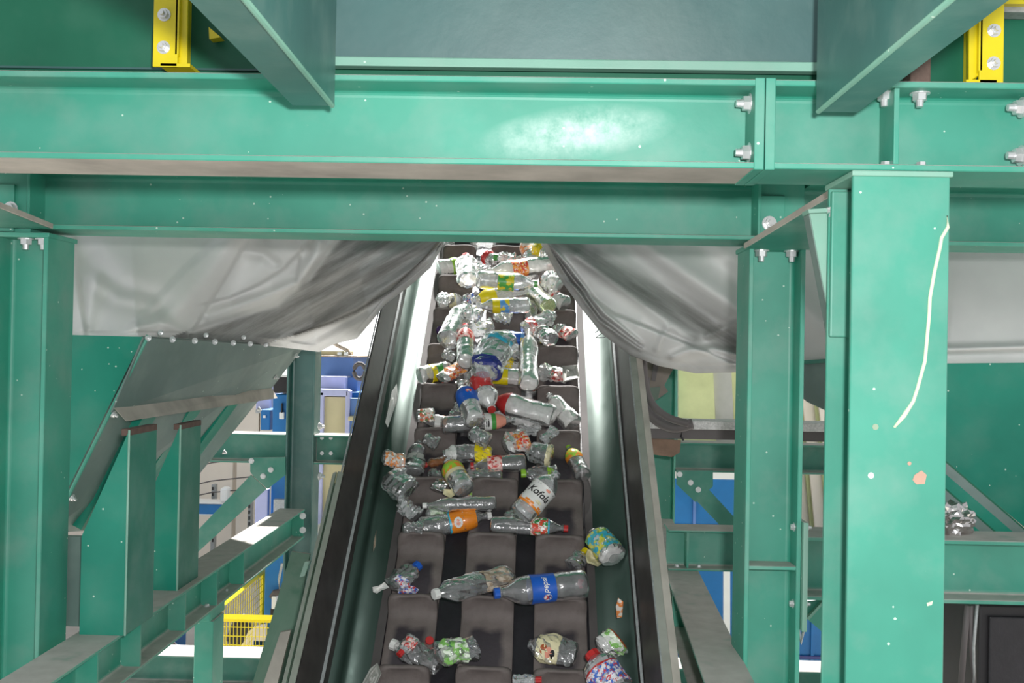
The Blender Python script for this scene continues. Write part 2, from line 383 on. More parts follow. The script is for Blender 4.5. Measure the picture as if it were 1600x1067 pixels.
for yy in (168, 243): bolt(t, (at(1597, 200, UY+.05).x, UY+.05, at(1590, yy, UY+.05).z), (-1, 0, 0), .019)

# near right post
pl, pr = at(1329, 600, UY).x, at(1481, 600, UY).x; pc = (pl+pr)/2; pw = pr-pl
t = thing('steel_post', 'near pale green post at right with a pale drip down its face', 'post', (pc, UY+.1, 0))
ibeam('post_profile', M['green'], t, (pc, UY+.1+.003, 0.02), (pc, UY+.1+.003, ub-.014), (0, 1, 0), h=.2, b=pw)
MB().box(pl-.004, pr+.005, UY-.004, UY+.215, ub-.014, ub-.001).build('cap_plate', M['pale_green'], t, bevel=.003)
MB().box(pl-.04, pr+.04, UY-.05, UY+.26, 0, .02).build('base_plate', M['green'], t)
zs = at(1310, 527, UY+.19).z
MB().box(pl+.002, pl+pw*.48, UY+.172, UY+.189, zs, ub-.02).build('splice_plate', M['green'], t, bevel=.004)
dp = [(1480, 337), (1481, 355), (1471, 372), (1469, 385), (1460, 425), (1453, 465), (1452, 490), (1447, 545), (1445, 565), (1434, 605), (1427, 627), (1412, 650), (1397, 668)]
MB().tube([at(x, y, UY+.002) for x, y in dp], [.0015]+[.0042]*10+[.0055, .003], 8).build('paint_drip', M['drip'], t, smooth=True)
def blob(parent, name, pts, Y, mat):
    MB().prism([at(x, y, Y-.0012) for x, y in pts], (0, .002, 0)).build(name, mat, parent)
blob(t, 'bare_patch', [(1429, 742), (1440, 735), (1448, 742), (1445, 756), (1432, 757), (1426, 750)], UY+.003, M['bare_chip'])
def disc(x, y, r): return [(x+r*math.cos(a*.785), y+r*math.sin(a*.785)) for a in range(8)]
blob(t, 'white_dab', disc(1361, 743, 5), UY+.003, M['whitep'])
blob(t, 'small_chip', disc(1421, 724, 3.2), UY+.003, M['bare_chip']); blob(t, 'small_chip', [(1448, 942), (1458, 939), (1456, 945), (1449, 947)], UY+.003, M['drip'])
blob(t, 'rub_mark', disc(1368, 667, 5), UY+.003, plain('rub_mark', lin(150, 170, 145), .6))
# haunch plate behind its left side
hy = UY+.215
t = thing('haunch_plate', 'pale green triangular haunch plate left of the near right post', 'plate', (at(1290, 400, hy).x, hy, at(1290, 512, hy).z))
MB().prism([at(1265, 331, hy), at(1304, 328, hy), at(1304, 520, hy), at(1299, 512, hy)], (0, .012, 0)).build('web_plate', M['pale_green'], t)
MB().prism([at(1263, 327, hy-.02), at(1306, 324, hy-.02), at(1306, 331, hy-.02), at(1264, 333, hy-.02)], (0, .06, 0)).build('top_flange', M['pale_green'], t)
MB().prism([at(1263, 331, hy+.005), at(1266, 331, hy+.005), at(1302, 519, hy+.005), at(1299, 519, hy+.005)], (0, .05, 0)).build('edge_flange', M['hopper'], t)
bolt(t, at(1300, 327, hy-.02), (-.2, -.2, -1), .012)

# ------------------------------------------------------------------ second frame: posts, crossbeams on top, tie plates
SY = 3.40
sb = at(640, 366, SY).z; st_ = sb+.205
cl, cr_ = at(1168, 600, SY).x, at(1256, 600, SY).x; cc = (cl+cr_)/2; cw = cr_-cl
lr = at(70, 600, SY).x; lc = lr-cw/2
def second_post(xc, label, extra):
    t = thing('steel_post', label, 'post', (xc, SY+.1, 0))
    ibeam('post_profile', M['green'], t, (xc, SY+.1, .02), (xc, SY+.1, sb-.03), (1, 0, 0), h=cw, b=.2, tf=.015)
    MB().box(xc-cw/2-.006, xc+cw/2+.006, SY-.006, SY+.21, sb-.03, sb-.014).build('cap_plate', M['green'], t, bevel=.003)
    MB().box(xc-.14, xc+.14, SY-.04, SY+.24, 0, .02).build('base_plate', M['green'], t)
    for dx in extra: bolt(t, (xc+dx, SY+.045, sb-.03), (0, 0, -1), .0215)
    return t
t = second_post(cc, 'green H-section post right of the conveyor, open side forward', (-.044, .058))
zz = at(1200, 888, SY).z
MB().box(cl+.013, cr_-.013, SY+.006, SY+.095, zz-.006, zz+.006).build('stiffener_plate', M['green'], t, bevel=.002)
MB().box(cr_+.001, cr_+.018, SY-.02, SY+.16, at(1250, 985, SY).z, at(1250, 815, SY).z).build('joint_plate', M['pale_green'], t, bevel=.003)
for y in (826, 947):
    bolt(t, (cr_-.0155, SY+.035, at(1240, y, SY).z), (-1, 0, 0), .012, True)
    bolt(t, (cr_+.018, SY+.03, at(1262, y, SY).z), (1, 0, 0), .0125)
second_post(lc, 'green post at the far left edge of the view', (-.005, .055))
t = thing('cross_beam', 'long green I-beam over the conveyor, behind the pale crossbeam', 'beam', (-.5, SY+.1, sb))
bl = at(46, 330, SY).x; br = at(1184, 340, SY).x
ibeam('beam_profile', M['green'], t, (bl, SY+.11, sb+.1025), (br, SY+.11, sb+.1025), (0, 0, 1), h=.205, b=.22)
for xe in (bl-.008, br): MB().box(xe, xe+.010, SY-.004, SY+.225, sb+.002, st_+.004).build('end_plate', M['green'], t, bevel=.002)
t = thing('cross_beam', 'green I-beam at the right edge behind the near post', 'beam', (1.5, SY+.1, sb))
ibeam('beam_profile', M['green'], t, (cr_+.012, SY+.11, sb+.1025-.008), (2.3, SY+.11, sb+.1025-.008), (0, 0, 1), h=.205, b=.22)
def stub(x0, x1, label, bx, by):
    t = thing('stub_column', label, 'column', ((x0+x1)/2, SY+.1, sb))
    MB().box(x0, x1, SY+.03, SY+.19, sb-.012, st_+.03).build('web_plate', M['green'], t)
    MB().box(x0, x0+(x1-x0)*.55, SY+.018, SY+.03, sb-.01, sb+.15).build('splice_plate', M['green'], t, bevel=.002)
    bolt(t, at(bx, by, SY+.018), (0, -1, 0), .0195)
stub(br+.012, cr_, 'short green stub with one bolt on top of the post right of the conveyor', 1202, 349)
stub(lc-.1, bl-.010, 'short green stub with one bolt at the far left edge', 17, 326)
# sloping tie plates from the big crossbeam back to the post tops
def tie(quad, label, th=.012):
    t = thing('tie_plate', label, 'plate', sum((Vector(q) for q in quad), Vector())/4)
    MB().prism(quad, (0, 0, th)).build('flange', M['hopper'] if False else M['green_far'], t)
    a, b2, c2, d2 = [Vector(q) for q in quad]
    e = (b2-a).normalized()*.006
    MB().prism([a-e, d2-e, d2+e, a+e], (0, 0, th+.004)).build('edge_bead', M['primer'], t)
    return t
tie([at(1165, 388, SY-.03), at(1262, 390, SY-.03), at(1420, 287, UY+.205), at(1334, 285, UY+.205)], 'sloping green tie plate rising to the near right post')
tie([at(80, 357, SY-.02), at(-40, 355, SY-.02), at(-330, 255, UY+.205), at(-160, 262, UY+.205)], 'sloping green tie plate at the far left edge')

# ------------------------------------------------------------------ overhead chute, hangers and yellow brackets
t = thing('overhead_chute', 'dark grey-teal chute underside above the crossbeam', 'chute', (.1, UY+.2, ut))
cy = UY+.12
x0, x1 = at(489, 60, cy).x, at(1322, 60, cy).x; z0 = at(900, 97, cy).z
MB().prism([(x0, cy, z0), (x1, cy, z0), (x1, cy-.10, z0+.8), (x0, cy-.10, z0+.8)], (0, .006, 0)).build('sheet', M['duct'], t)
MB().box(x0, x1-.03, cy-.012, cy+.02, at(900, 109, cy).z, z0+.004).build('bottom_lip', M['pale_green'], t, bevel=.003)
MB().box(-1.9, 1.9, UY+.26, SY+.9, st_+.012, st_+.022).build('shade_plate', M['hopper_dark'], t)  # unseen plate added to darken the slit between the two crossbeams
MB().box(x0, x1, cy+.05, cy+.06, ut+.002, z0+.1).build('back_plate', M['hopper_dark'], t)
for xs, n in ((x0, 'l'), (x1, 'r')):
    MB().box(xs-.005, xs+.005, cy-.06, cy+.02, z0, z0+.8).build('edge_fold', M['duct'], t)
t = thing('side_panel_sheet', 'dark green sheet at the top left corner behind the yellow bracket', 'panel', (-1, UY+.16, ut))
py = UY+.17
MB().box(-1.9, x0-.004, py, py+.008, ut+.001, ut+.9).build('sheet', M['hopper_dark'], t)
MB().box(-1.9, x0-.004, py-.012, py, at(200, 110, py).z, at(200, 107, py).z).build('bottom_edge', M['duct'], t)
t = thing('side_panel_sheet', 'dark green sheet at the top right corner with pale streaks', 'panel', (1, UY+.16, ut))
xa = at(1440, 60, py).x
MB().box(x1+.012, xa, py-.006, py+.002, ut+.001, ut+.9).build('streaked_sheet', M['streaky'], t)
MB().box(xa+.002, 1.9, py, py+.008, ut+.001, ut+.9).build('sheet', M['hopper_dark'], t)
prop(MB().box(at(1418, 100, UY+.10).x, at(1450, 100, UY+.10).x, UY+.08, UY+.13, ut+.001, at(1430, 88, UY+.10).z).build('wood_block', plain('dirty_block', lin(112, 92, 82), .8, var=.4, scale=30), bevel=.004),
     'dirty brown block on top of the right crossbeam', 'block')
def hanger(xl, xr, yend, label):
    z = at((xl+xr)/2, yend, UY-.05).z; a, b2 = at(xl, yend, UY-.05).x, at(xr, yend, UY-.05).x
    t = thing('hanging_beam', label, 'beam', ((a+b2)/2, UY-.3, z))
    Y0, Y1 = .35, UY-.05
    inn, outr = (b2, a) if a < 0 else (a, b2)
    MB().prism([(outr, Y0, z), (inn, Y0, z), (inn, Y1, z), (outr, Y1, z)], (0, 0, .012)).build('bottom_flange', M['hanger'], t)
    MB().box(inn-.005 if a > 0 else inn-.005, inn+.005, Y0, Y1+.001, z, z+.5).build('web_plate', M['hanger'], t)
    MB().tube([(inn, Y0, z+.001), (inn, Y1+.001, z+.001)], .006, 8).build('corner_bead', M['pale_green'], t)
hanger(457, 519, 165, 'grey-teal hanging channel coming forward at upper left'); hanger(1279, 1340, 175, 'grey-teal hanging channel coming forward at upper right')
def bracket(pts_x, ybot, side, label, leg):
    Y = UY+.08; a, b2 = at(pts_x[0], 60, Y).x, at(pts_x[1], 60, Y).x; zb = at(pts_x[0], ybot, Y).z
    t = thing('angle_bracket', label, 'bracket', ((a+b2)/2, Y, zb), 'yellow angle brackets')
    MB().box(a, b2, Y, Y+.008, zb, zb+.55).build('flange', M['yellow'], t, bevel=.002)
    xs = b2 if side > 0 else a
    MB().prism([(xs-.006*side, Y, zb+.03), (xs-.006*side, Y-.0, zb+.55), (xs-.006*side, Y+.085, zb+.55), (xs-.006*side, Y+.085, zb)], (.008*side, 0, 0)).build('side_flange', M['yellow'], t)
    MB().box(min(xs-side*.04, xs+side*.03), max(xs-side*.04, xs+side*.03), Y, Y+.085, zb, zb+.008).build('foot', M['yellow'], t)
    MB().prism([at(x, y, Y+.012) for x, y in leg], (0, .01, 0)).build('return_flange', M['yellow'], t, bevel=.002)
    for yy in (24, 75): bolt(t, (((a+b2)/2) + .004*side*-1, Y, at(pts_x[0], yy+(ybot-105)*.95, Y).z), (0, -1, 0), .0125)
    return t
bracket((239, 278), 104, 1, 'yellow angle bracket with two bolts at the upper left', [(280, -80), (295, -80), (292, 104), (278, 104)])
Yk = UY+.08
bracket((1531, 1569), 130, -1, 'yellow angle bracket with two bolts at the upper right', [(1514, -80), (1530, -80), (1530, 118), (1514, 128)])
prop(MB().prism([at(326, 42, Yk+.05), at(345, 58, Yk+.05), at(327, 61, Yk+.05)], (0, .03, 0)).build('guide_plate', M['yellow']), 'small yellow plate corner behind the upper left hanging channel', 'plate')
t = thing('cross_strip', 'yellow strip with a grey edge at the top right corner', 'strip', at(1600, 10, Yk+.02))
MB().box(at(1570, 4, Yk).x, 1.9, Yk, Yk+.07, at(1590, 6, Yk).z, at(1590, -10, Yk).z).build('strip', M['yellow'], t)
MB().box(at(1571, 4, Yk).x, 1.9, Yk+.02, Yk+.07, at(1590, 19, Yk+.02).z, at(1590, 7, Yk+.02).z).build('grey_edge', M['galv'], t)

# ------------------------------------------------------------------ conveyor
conv = thing('inclined_conveyor', 'steep black cleated conveyor climbing away from the viewer, strewn with plastic bottles', 'conveyor', (-.165, 3.2, 0))
S0, S1 = -1.35, 3.9
def strip(name, pts, mat, th=.006, smooth=False, S1=S1):        # an extrusion along the belt of a thin (u, n) section
    mb = MB(); n = len(pts)
    for i in range(n-1):
        (u0, n0), (u1, n1) = pts[i], pts[i+1]
        L = math.hypot(u1-u0, n1-n0); du, dn = (n1-n0)/L*th, -(u1-u0)/L*th
        q = [(u0, n0), (u1, n1), (u1+du, n1+dn), (u0+du, n0+dn)]
        mb.prism([bel(a, S0, b) for a, b in q], SV*(S1-S0))
    o = fix(mb.build(name, mat, conv))
    if smooth:
        bm = bmesh.new(); bm.from_mesh(o.data); bmesh.ops.remove_doubles(bm, verts=bm.verts, dist=.0035); bm.to_mesh(o.data); bm.free()
        for f in o.data.polygons: f.use_smooth = len(f.vertices) == 4 and f.area > .02
    return o
mb = MB(); NS = 60
mb.prism([bel(-.43, S0, 0), bel(.43, S0, 0), bel(.43, S0, -.02), bel(-.43, S0, -.02)], SV*(S1-S0)); fix(mb.build('belt', M['rubber'], conv))
for sg in (-1, 1):
    strip('side_skirt', [(sg*.412, .006), (sg*.425, .012), (sg*.455, .016), (sg*.485, .028), (sg*.51, .048), (sg*.532, .076), (sg*.548, .11), (sg*.56, .15)], M['panel'], smooth=True)
    strip('edge_seal', [(sg*.400, .018), (sg*.432, .020)], M['seal'])
    strip('side_wall', [(sg*.56, .15), (sg*.575, .22), (sg*.607, .40)], M['wallsteel'], .008)
    strip('wall_seam', [(sg*.566, .20), (sg*.560, .208), (sg*.568, .215)], M['galv'], .004)
    se = S1 if sg > 0 else (on_plane(541, 742, .4)-BO).dot(SV)      # on the left the rail stops part way up
    ro = .640 if sg > 0 else .626
    strip('top_rail', [(sg*.607, .40), (sg*ro, .41)], M['rail'], .012, S1=se)
    strip('rail_flange', [(sg*(ro+.001), .412), (sg*(ro+(.028 if sg > 0 else .014)), .405), (sg*(ro+.032), .02)], M['primer'] if sg > 0 else M['rail'], .006, S1=se)
    strip('wall_edge', [(sg*.608, .403), (sg*.613, .402)], M['galv'], .006)
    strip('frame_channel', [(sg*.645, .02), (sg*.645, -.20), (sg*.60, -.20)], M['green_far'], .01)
# cleats
def cleat_mesh(wd, seed):
    prof = [(-.300, .000), (-.298, .012), (-.10, .014), (-.065, .016), (-.034, .026), (-.022, .05), (-.016, HC-.012), (-.008, HC-.002), (.002, HC), (.012, HC-.008), (.020, .05), (.032, .0)]
    NU = 12; vs = []; fs = []; uvs = []
    rr = random.Random(seed)
    for i in range(NU+1):
        a = i/NU; a = .5-.5*math.cos(PI*a) if True else a; u = (a-.5)*wd; e = wd/2-abs(u); rc = .028
        drop = rc-math.sqrt(max(0, rc*rc-(rc-e)**2)) if e < rc else 0
        for j, (s, n) in enumerate(prof):
            nn = n*(1-drop/HC*(1 if n > .02 else .8))
            wob = .003*noise.noise((u*14, s*14, seed*3.1))
            ss = s + (.012 if (j in (5, 6) and abs(u) < wd*.3) else 0)     # the face is scooped in the middle
            vs.append((u, ss+wob, nn+(wob if n > .01 else 0))); uvs.append((a, (s+.30)/.32))
    P_ = len(prof)
    for i in range(NU):
        for j in range(P_-1): fs.append((i*P_+j, (i+1)*P_+j, (i+1)*P_+j+1, i*P_+j+1))
    fs.append(tuple(range(P_))); fs.append(tuple(NU*P_+j for j in reversed(range(P_))))
    me = bpy.data.meshes.new('cleat'); me.from_pydata(vs, [], fs); me.materials.append(M['cleat'])
    ul = me.uv_layers.new(name='UVMap')
    for l in me.loops: ul.data[l.index].uv = uvs[l.vertex_index]
    me.polygons.foreach_set('use_smooth', [len(p.vertices) == 4 for p in me.polygons]); me.update(); return me
CW = [(-.300, .196), (-.002, .208), (.287, .208)]
CM = [[cleat_mesh(wd, i*3+v) for v in range(2)] for i, (c, wd) in enumerate(CW)]
RB = Matrix(((1, 0, 0), (0, SV.y, NV.y), (0, SV.z, NV.z)))
for kx in range(-3, 12):
    for i, (c, wd) in enumerate(CW):
        o = bpy.data.objects.new('cleat', CM[i][kx % 2]); COL.objects.link(o)
        o.matrix_world = Matrix.Translation(bel(c, kx*PITCH, 0)) @ RB.to_4x4(); o.matrix_basis = o.matrix_world.copy(); hang(o, conv)
        fixed = False
for m_ in CM:
    for me in m_:
        bm = bmesh.new(); bm.from_mesh(me); bmesh.ops.recalc_face_normals(bm, faces=bm.faces); bm.to_mesh(me); bm.free()
# supports under the conveyor
for sg in (-1, 1):
    for sy in (-.9, 1.6):
        top = bel(sg*.63, sy, -.2); MB().box(top.x-.04, top.x+.04, top.y-.05, top.y+.05, 0, top.z).build('leg', M['green_far'], conv)

# ------------------------------------------------------------------ tarpaulins slung either side of the conveyor
def lerp_poly(P_, t):
    L = [0]
    for i in range(1, len(P_)): L.append(L[-1]+math.hypot(P_[i][0]-P_[i-1][0], P_[i][1]-P_[i-1][1]))
    d = t*L[-1]
    for i in range(1, len(P_)):
        if d <= L[i] or i == len(P_)-1:
            f = (d-L[i-1])/max(1e-9, L[i]-L[i-1]); return tuple(a+(b-a)*f for a, b in zip(P_[i-1], P_[i]))
def seg_dist(x, y, a, b):
    dx, dy = b[0]-a[0], b[1]-a[1]; L = math.hypot(dx, dy)
    t = max(0, min(1, ((x-a[0])*dx+(y-a[1])*dy)/L**2)); qx, qy = a[0]+dx*t, a[1]+dy*t
    side = ((x-a[0])*dy-(y-a[1])*dx)/L
    return math.hypot(x-qx, y-qy), side, t
def poly_dist(x, y, pts):
    return min((seg_dist(x, y, pts[i], pts[i+1]) for i in range(len(pts)-1)), key=lambda q: q[0])
def sm(a, b, x):
    t = max(0, min(1, (x-a)/(b-a))); return t*t*(3-2*t)
def tarp(top, bot, fold, dirt, label, mat, nu=260, nv=100, curl=.16, curl_rng=(0, 1)):
    t_ = thing('tarpaulin', label, 'tarpaulin', at((top[0][0]+top[-1][0])/2, 450, 4.7))
    vs, uv, dv = [], [], []
    NV_ = nv+5
    for i in range(nu+1):
        a = i/nu; T = lerp_poly(top, a); B = lerp_poly(bot, a)
        for j in range(NV_+1):
            b = min(1, j/nv); px, py, Y = (T[q]+(B[q]-T[q])*b for q in range(3))
            Y -= .10*math.sin(PI*b); Y += 1.7*fold(px, py)*min(1, b*8+.3)*(1 if b < .97 else .5)
            p = at(px, py, Y)
            if j > nv:                                   # hem turned back and under
                q = (j-nv)/5; p = p + Vector((0, curl*q, .012-.05*(1-q)*0-.03*math.sin(PI*q)))
            vs.append(p); uv.append((px/1000, -py/1000)); dv.append(dirt(px, py, b))
    W_ = NV_+1
    fs = [(i*W_+j, i*W_+j+1, (i+1)*W_+j+1, (i+1)*W_+j) for i in range(nu) for j in range(NV_)]
    me = bpy.data.meshes.new('cloth'); me.from_pydata(vs, [], fs); me.materials.append(mat)
    ul = me.uv_layers.new(name='UVMap')
    for l in me.loops: ul.data[l.index].uv = uv[l.vertex_index]
    at_ = me.attributes.new('dirt', 'FLOAT', 'POINT'); at_.data.foreach_set('value', dv)
    me.polygons.foreach_set('use_smooth', [True]*len(me.polygons)); me.update()
    o = bpy.data.objects.new('cloth', me); COL.objects.link(o); hang(o, t_); return t_
def foldL(x, y):
    v = 0
    def ridge(pts, A, w_):
        return A*math.exp(-(poly_dist(x, y, pts)[0]/w_)**2)
    def step(pts, A, w_, soft=3):                        # A metres deeper on the lower right side of the line
        d, s, _ = poly_dist(x, y, pts); return A*sm(-soft, soft, s)*math.exp(-(d/w_)**2)
    v += ridge([(372, 366), (318, 440), (250, 512)], -.05, 24)
    v += step([(392, 366), (353, 431), (336, 458), (306, 508)], .055, 34)
    v += step([(350, 366), (290, 420), (202, 512)], -.018, 22, 8)
    v += step([(486, 374), (446, 418), (405, 444), (360, 465), (334, 471)], .03, 22)
    v += ridge([(500, 380), (470, 440), (407, 466), (326, 492)], -.035, 9)
    v += step([(466, 372), (468, 410), (462, 446)], -.02, 12, 4)
    v += step([(530, 372), (505, 398), (480, 433), (431, 474), (358, 496), (297, 516)], .03, 20, 5)
    v += ridge([(380, 392), (412, 398), (430, 412)], .02, 9)
    d, s, _ = seg_dist(x, y, (113, 366), (134, 520)); v += .03*sm(-5, 5, s)*math.exp(-(d/26)**2)
    v += ridge([(139, 405), (175, 450), (245, 478)], .045, 22) + ridge([(151, 438), (185, 462), (236, 474)], -.03, 12)
    v += ridge([(150, 440), (136, 512)], -.028, 12) + ridge([(215, 512), (250, 502), (282, 516)], -.03, 9)
    v += ridge([(690, 392), (640, 426), (560, 482), (470, 524), (400, 535)], -.03, 8)
    v += step([(686, 380), (654, 414), (612, 453), (558, 487), (507, 509), (460, 526)], .04, 16, 3)
    v += .006*math.sin((x+y*1.7)*.11)*sm(420, 520, x)
    return v
def dirt_creaseL(x, y, b):
    d, s, _ = poly_dist(x, y, [(536, 366), (505, 398), (480, 433), (431, 474), (358, 496), (297, 516)])
    low = sm(0, 10, d) if (s > 0) else 0
    d2, s2, _ = poly_dist(x, y, [(686, 380), (654, 414), (612, 453), (558, 487), (507, 509), (440, 530)])
    return (.95*low)*(1 if s2 < 0 else .5) + (.5*math.exp(-(d2/3)**2) if x > 460 else 0)  # last term paints the hem fold's shade line into the dirt
topL = [(86, 352, 4.62), (300, 354, 4.75), (500, 356, 4.85), (700, 360, 4.95)]
botL = [(86, 524, 4.02), (215, 524, 4.05), (300, 525, 4.5), (370, 530, 5.0), (440, 538, 5.35), (497, 545, 5.5), (520, 533, 5.4), (556, 524, 5.25), (578, 498, 5.05), (600, 470, 4.98), (640, 440, 4.95), (672, 412, 4.93), (692, 376, 4.93)]
tarp(topL, botL, foldL, dirt_creaseL, 'left pale grey tarpaulin, creased, its low side streaked with dirt', M['tarp'], curl=.06)
def foldR(x, y):
    v = 0
    for a, b, w_, A in (((960, 380), (1170, 545), 16, .03), ((1010, 380), (1180, 500), 14, -.03), ((1080, 380), (1230, 500), 22, .03), ((900, 400), (1080, 530), 10, -.03), ((1130, 390), (1300, 520), 26, -.03), ((930, 395), (1120, 500), 14, .022)):
        d, s, _ = seg_dist(x, y, a, b); v += A*math.exp(-(d/w_)**2)
    d, s, _ = poly_dist(x, y, [(890, 440), (960, 490), (1040, 522), (1160, 572)]); v -= .05*sm(-4, 4, s if False else -s)*math.exp(-(d/26)**2)
    d, s, _ = seg_dist(x, y, (1042, 512), (1026, 545)); v -= .02*math.exp(-(d/5)**2)
    d, s, _ = poly_dist(x, y, [(1052, 558), (1075, 549), (1112, 546), (1160, 556)]); v -= .045*math.exp(-(d/7)**2)
    d, s, _ = seg_dist(x, y, (1105, 525), (1160, 500)); v -= .02*math.exp(-(d/6)**2)
    d, s, _ = seg_dist(x, y, (1470, 546), (1640, 541)); v -= .035*math.exp(-(d/6)**2)
    for k_ in range(3):
        d, s, _ = poly_dist(x, y, [(852-k_*0, 376), (880+k_*4, 425-k_*5), (935+k_*4, 500-k_*6), (1000, 545-k_*5)]); v += (.03 if k_ % 2 else -.03)*math.exp(-(d/3.5)**2)
    return v
def dirtR(x, y, b):
    d, s, _ = poly_dist(x, y, [(880, 400), (960, 455), (1040, 500), (1165, 568)]); up = 1 if s > 0 else -1
    dd = d*up; v = .95*math.exp(-((dd-22)/26)**2)*sm(-6, 6, dd)
    d2, s2, _ = poly_dist(x, y, [(850, 376), (878, 425), (933, 500), (985, 546), (1060, 574), (1160, 580)])
    v = max(v, .8*math.exp(-(d2/13)**2)*(1-sm(960, 1080, x)*.5))
    d3, s3, _ = seg_dist(x, y, (985, 385), (1165, 505)); v = max(v, .35*math.exp(-(d3/14)**2))
    d4, s4, _ = seg_dist(x, y, (1080, 530), (1165, 498)); v = max(v, .55*math.exp(-(d4/12)**2))
    return v*(1-sm(1170, 1260, x))
topR = [(842, 362, 4.95), (1000, 366, 4.9), (1200, 370, 4.8), (1400, 376, 4.6), (1680, 380, 4.4)]
botR = [(846, 376, 4.95), (874, 428, 4.95), (906, 472, 4.97), (940, 515, 4.85), (985, 549, 4.72), (1030, 566, 4.72), (1088, 578, 4.8), (1155, 576, 4.8), (1230, 567, 4.7), (1300, 562, 4.6), (1400, 566, 4.2), (1480, 568, 4.05), (1680, 568, 4.0)]
tarp(topR, botR, foldR, dirtR, 'right pale grey tarpaulin bellying down beside the conveyor', M['tarp_r'], curl=.06)
# cord loop and clips tied along the right tarpaulin edge
prop(MB().tube([at(x, y, 5.02) for x, y in ((930, 520), (936, 515), (945, 518), (936, 524), (930, 528), (944, 527), (952, 523), (940, 512), (934, 505))], .003, 6).build('tie_wire', M['galv'], smooth=True), 'wire tie knotted on the right side wall under the right tarpaulin edge', 'wire')

# ------------------------------------------------------------------ left hopper and its frame
t = thing('side_hopper', 'left dark green hopper with sloping ribbed wall under the tarpaulin', 'hopper', at(200, 700, 4.2))
HY0, HY1 = 3.95, 5.85
A0, A1 = at(224, 526, HY0), at(472, 541, HY1)
B0, B1 = at(102, 772, HY0), at(292, 765, HY1)
MB().prism([at(60, 522, HY0), A0, at(100, 776, HY0), at(60, 830, HY0)], (0, .008, 0)).build('end_panel', M['green_sheet'], t)
dn = (B0-A0); dn1 = (B1-A1)
nrm = (A1-A0).cross(dn).normalized()
if nrm.dot(EYE-A0) < 0: nrm = -nrm
def wp(a, b, off=0):                                     # a along the hopper, b down its sloping wall
    p = A0+(A1-A0)*a; q = B0*(1-a)+B1*a; return p*(1-b)+q*b + nrm*off
MB().prism([wp(0, 0), wp(1, 0), wp(1, 1.25), wp(0, 1.25)], -nrm*.008).build('sloping_wall', M['hopper'], t)
MB().prism([wp(-.01, 0, .012), wp(1.0, 0, .012), wp(.97, .30, .03), wp(-.01, .46, .03)], -nrm*.006).build('upper_sheet', M['hopper'], t)
MB().prism([wp(-.01, .43, .03), wp(.97, .275, .03), wp(.99, .315, .085), wp(.01, .475, .085)], -nrm*.006).build('sheet_lip', M['primer'], t)
MB().tube([wp(0, -.02, .015), wp(0, 1.0, .015)], .008, 8).build('corner_bead', M['green'], t)
for a in (.135, .40, .66):
    MB().prism([wp(a, .36 if a > .5 else .42, .0), wp(a+.075, .36 if a > .5 else .42, .0), wp(a+.075, 1.2, .0), wp(a, 1.2, .0)], nrm*.05).build('rib', M['green_sheet'], t)
for q in range(10):
    a = q/9.0; p = wp(a, -.005, .02); bolt(t, p, (0, -.9, .1), .0105);
for q in range(5): bolt(t, wp(.03+.22*q, -.05, .03), (0, -1, .2), .009)
for (a, b2) in ((0, .47), (0, 1.0), (1, .42), (1, .72), (1, .98), (.92, .2), (.95, .05)): bolt(t, wp(a, b2, .03), nrm, .012)
# longitudinal beam with the hopper's upright ribs standing on it
LX, LZ, LH, LB = -1.416, CAMH-1.006, .18, .16
t = thing('floor_beam', 'left dusty green beam running back to the far post', 'beam', (LX-.1, 5, LZ-.18))
fix(ibeam_mb((LX-LB/2, 2.9, LZ-LH/2), (LX-LB/2, 6.38, LZ-LH/2), (0, 0, 1), h=LH, b=LB, tf=.012).build('beam_profile', M['green'], t))
for yy in (3.35, 3.72, 4.2, 4.62, 5.05, 6.36): MB().box(LX-LB/2+.004, LX-.004, yy, yy+.012, LZ-LH+.012, LZ-.012).build('stiffener_plate', M['green'], t)
for px, y in ((473, 806), (473, 828)): bolt(t, at(px, y, 6.35), (.3, -1, 0), .016, True)
bolt(t, (LX-.04, 4.9, LZ-LH), (0, 0, 1), .012); bolt(t, (LX-.04, 4.6, LZ-LH+.012), (0, 0, 1), .011, True)
def upright(x0, x1, ytop0, ytop1, Y, label):
    a, b2 = at(x0, 900, Y).x, at(x1, 900, Y).x
    zt0, zt1 = at(x0, ytop0, Y).z, at(x1, ytop1, Y).z
    t = thing('rib_post', label, 'post', (b2, Y, LZ))
    MB().prism([(a, Y, LZ), (b2, Y, LZ), (b2, Y, zt1), (a, Y, zt0)], (0, .010, 0)).build('face_plate', M['green_sheet'], t)
    MB().box(b2-.008, b2, Y+.001, Y+.26, LZ, zt1-.015).build('side_plate', M['green_far'], t)
    MB().box(b2-.03, b2+.001, Y+.002, Y+.262, zt1-.02, zt1+.004).build('top_pad', M['pad'], t, bevel=.003)
    MB().tube([(b2, Y, LZ), (b2, Y, zt1)], .004, 6).build('edge_bead', M['pale_green'], t)
upright(126, 197, 838, 672, 3.52, 'nearer upright rib under the left hopper wall')
upright(222, 277, 795, 664, 4.18, 'farther upright rib under the left hopper wall')
prop(MB().box(at(90, 900, 3.60).x, at(128, 900, 3.60).x, 3.62, 3.65, LZ, at(110, 840, 3.6).z).build('baffle_plate', M['hopper']), 'grey dusty plate beside the far left post', 'plate')
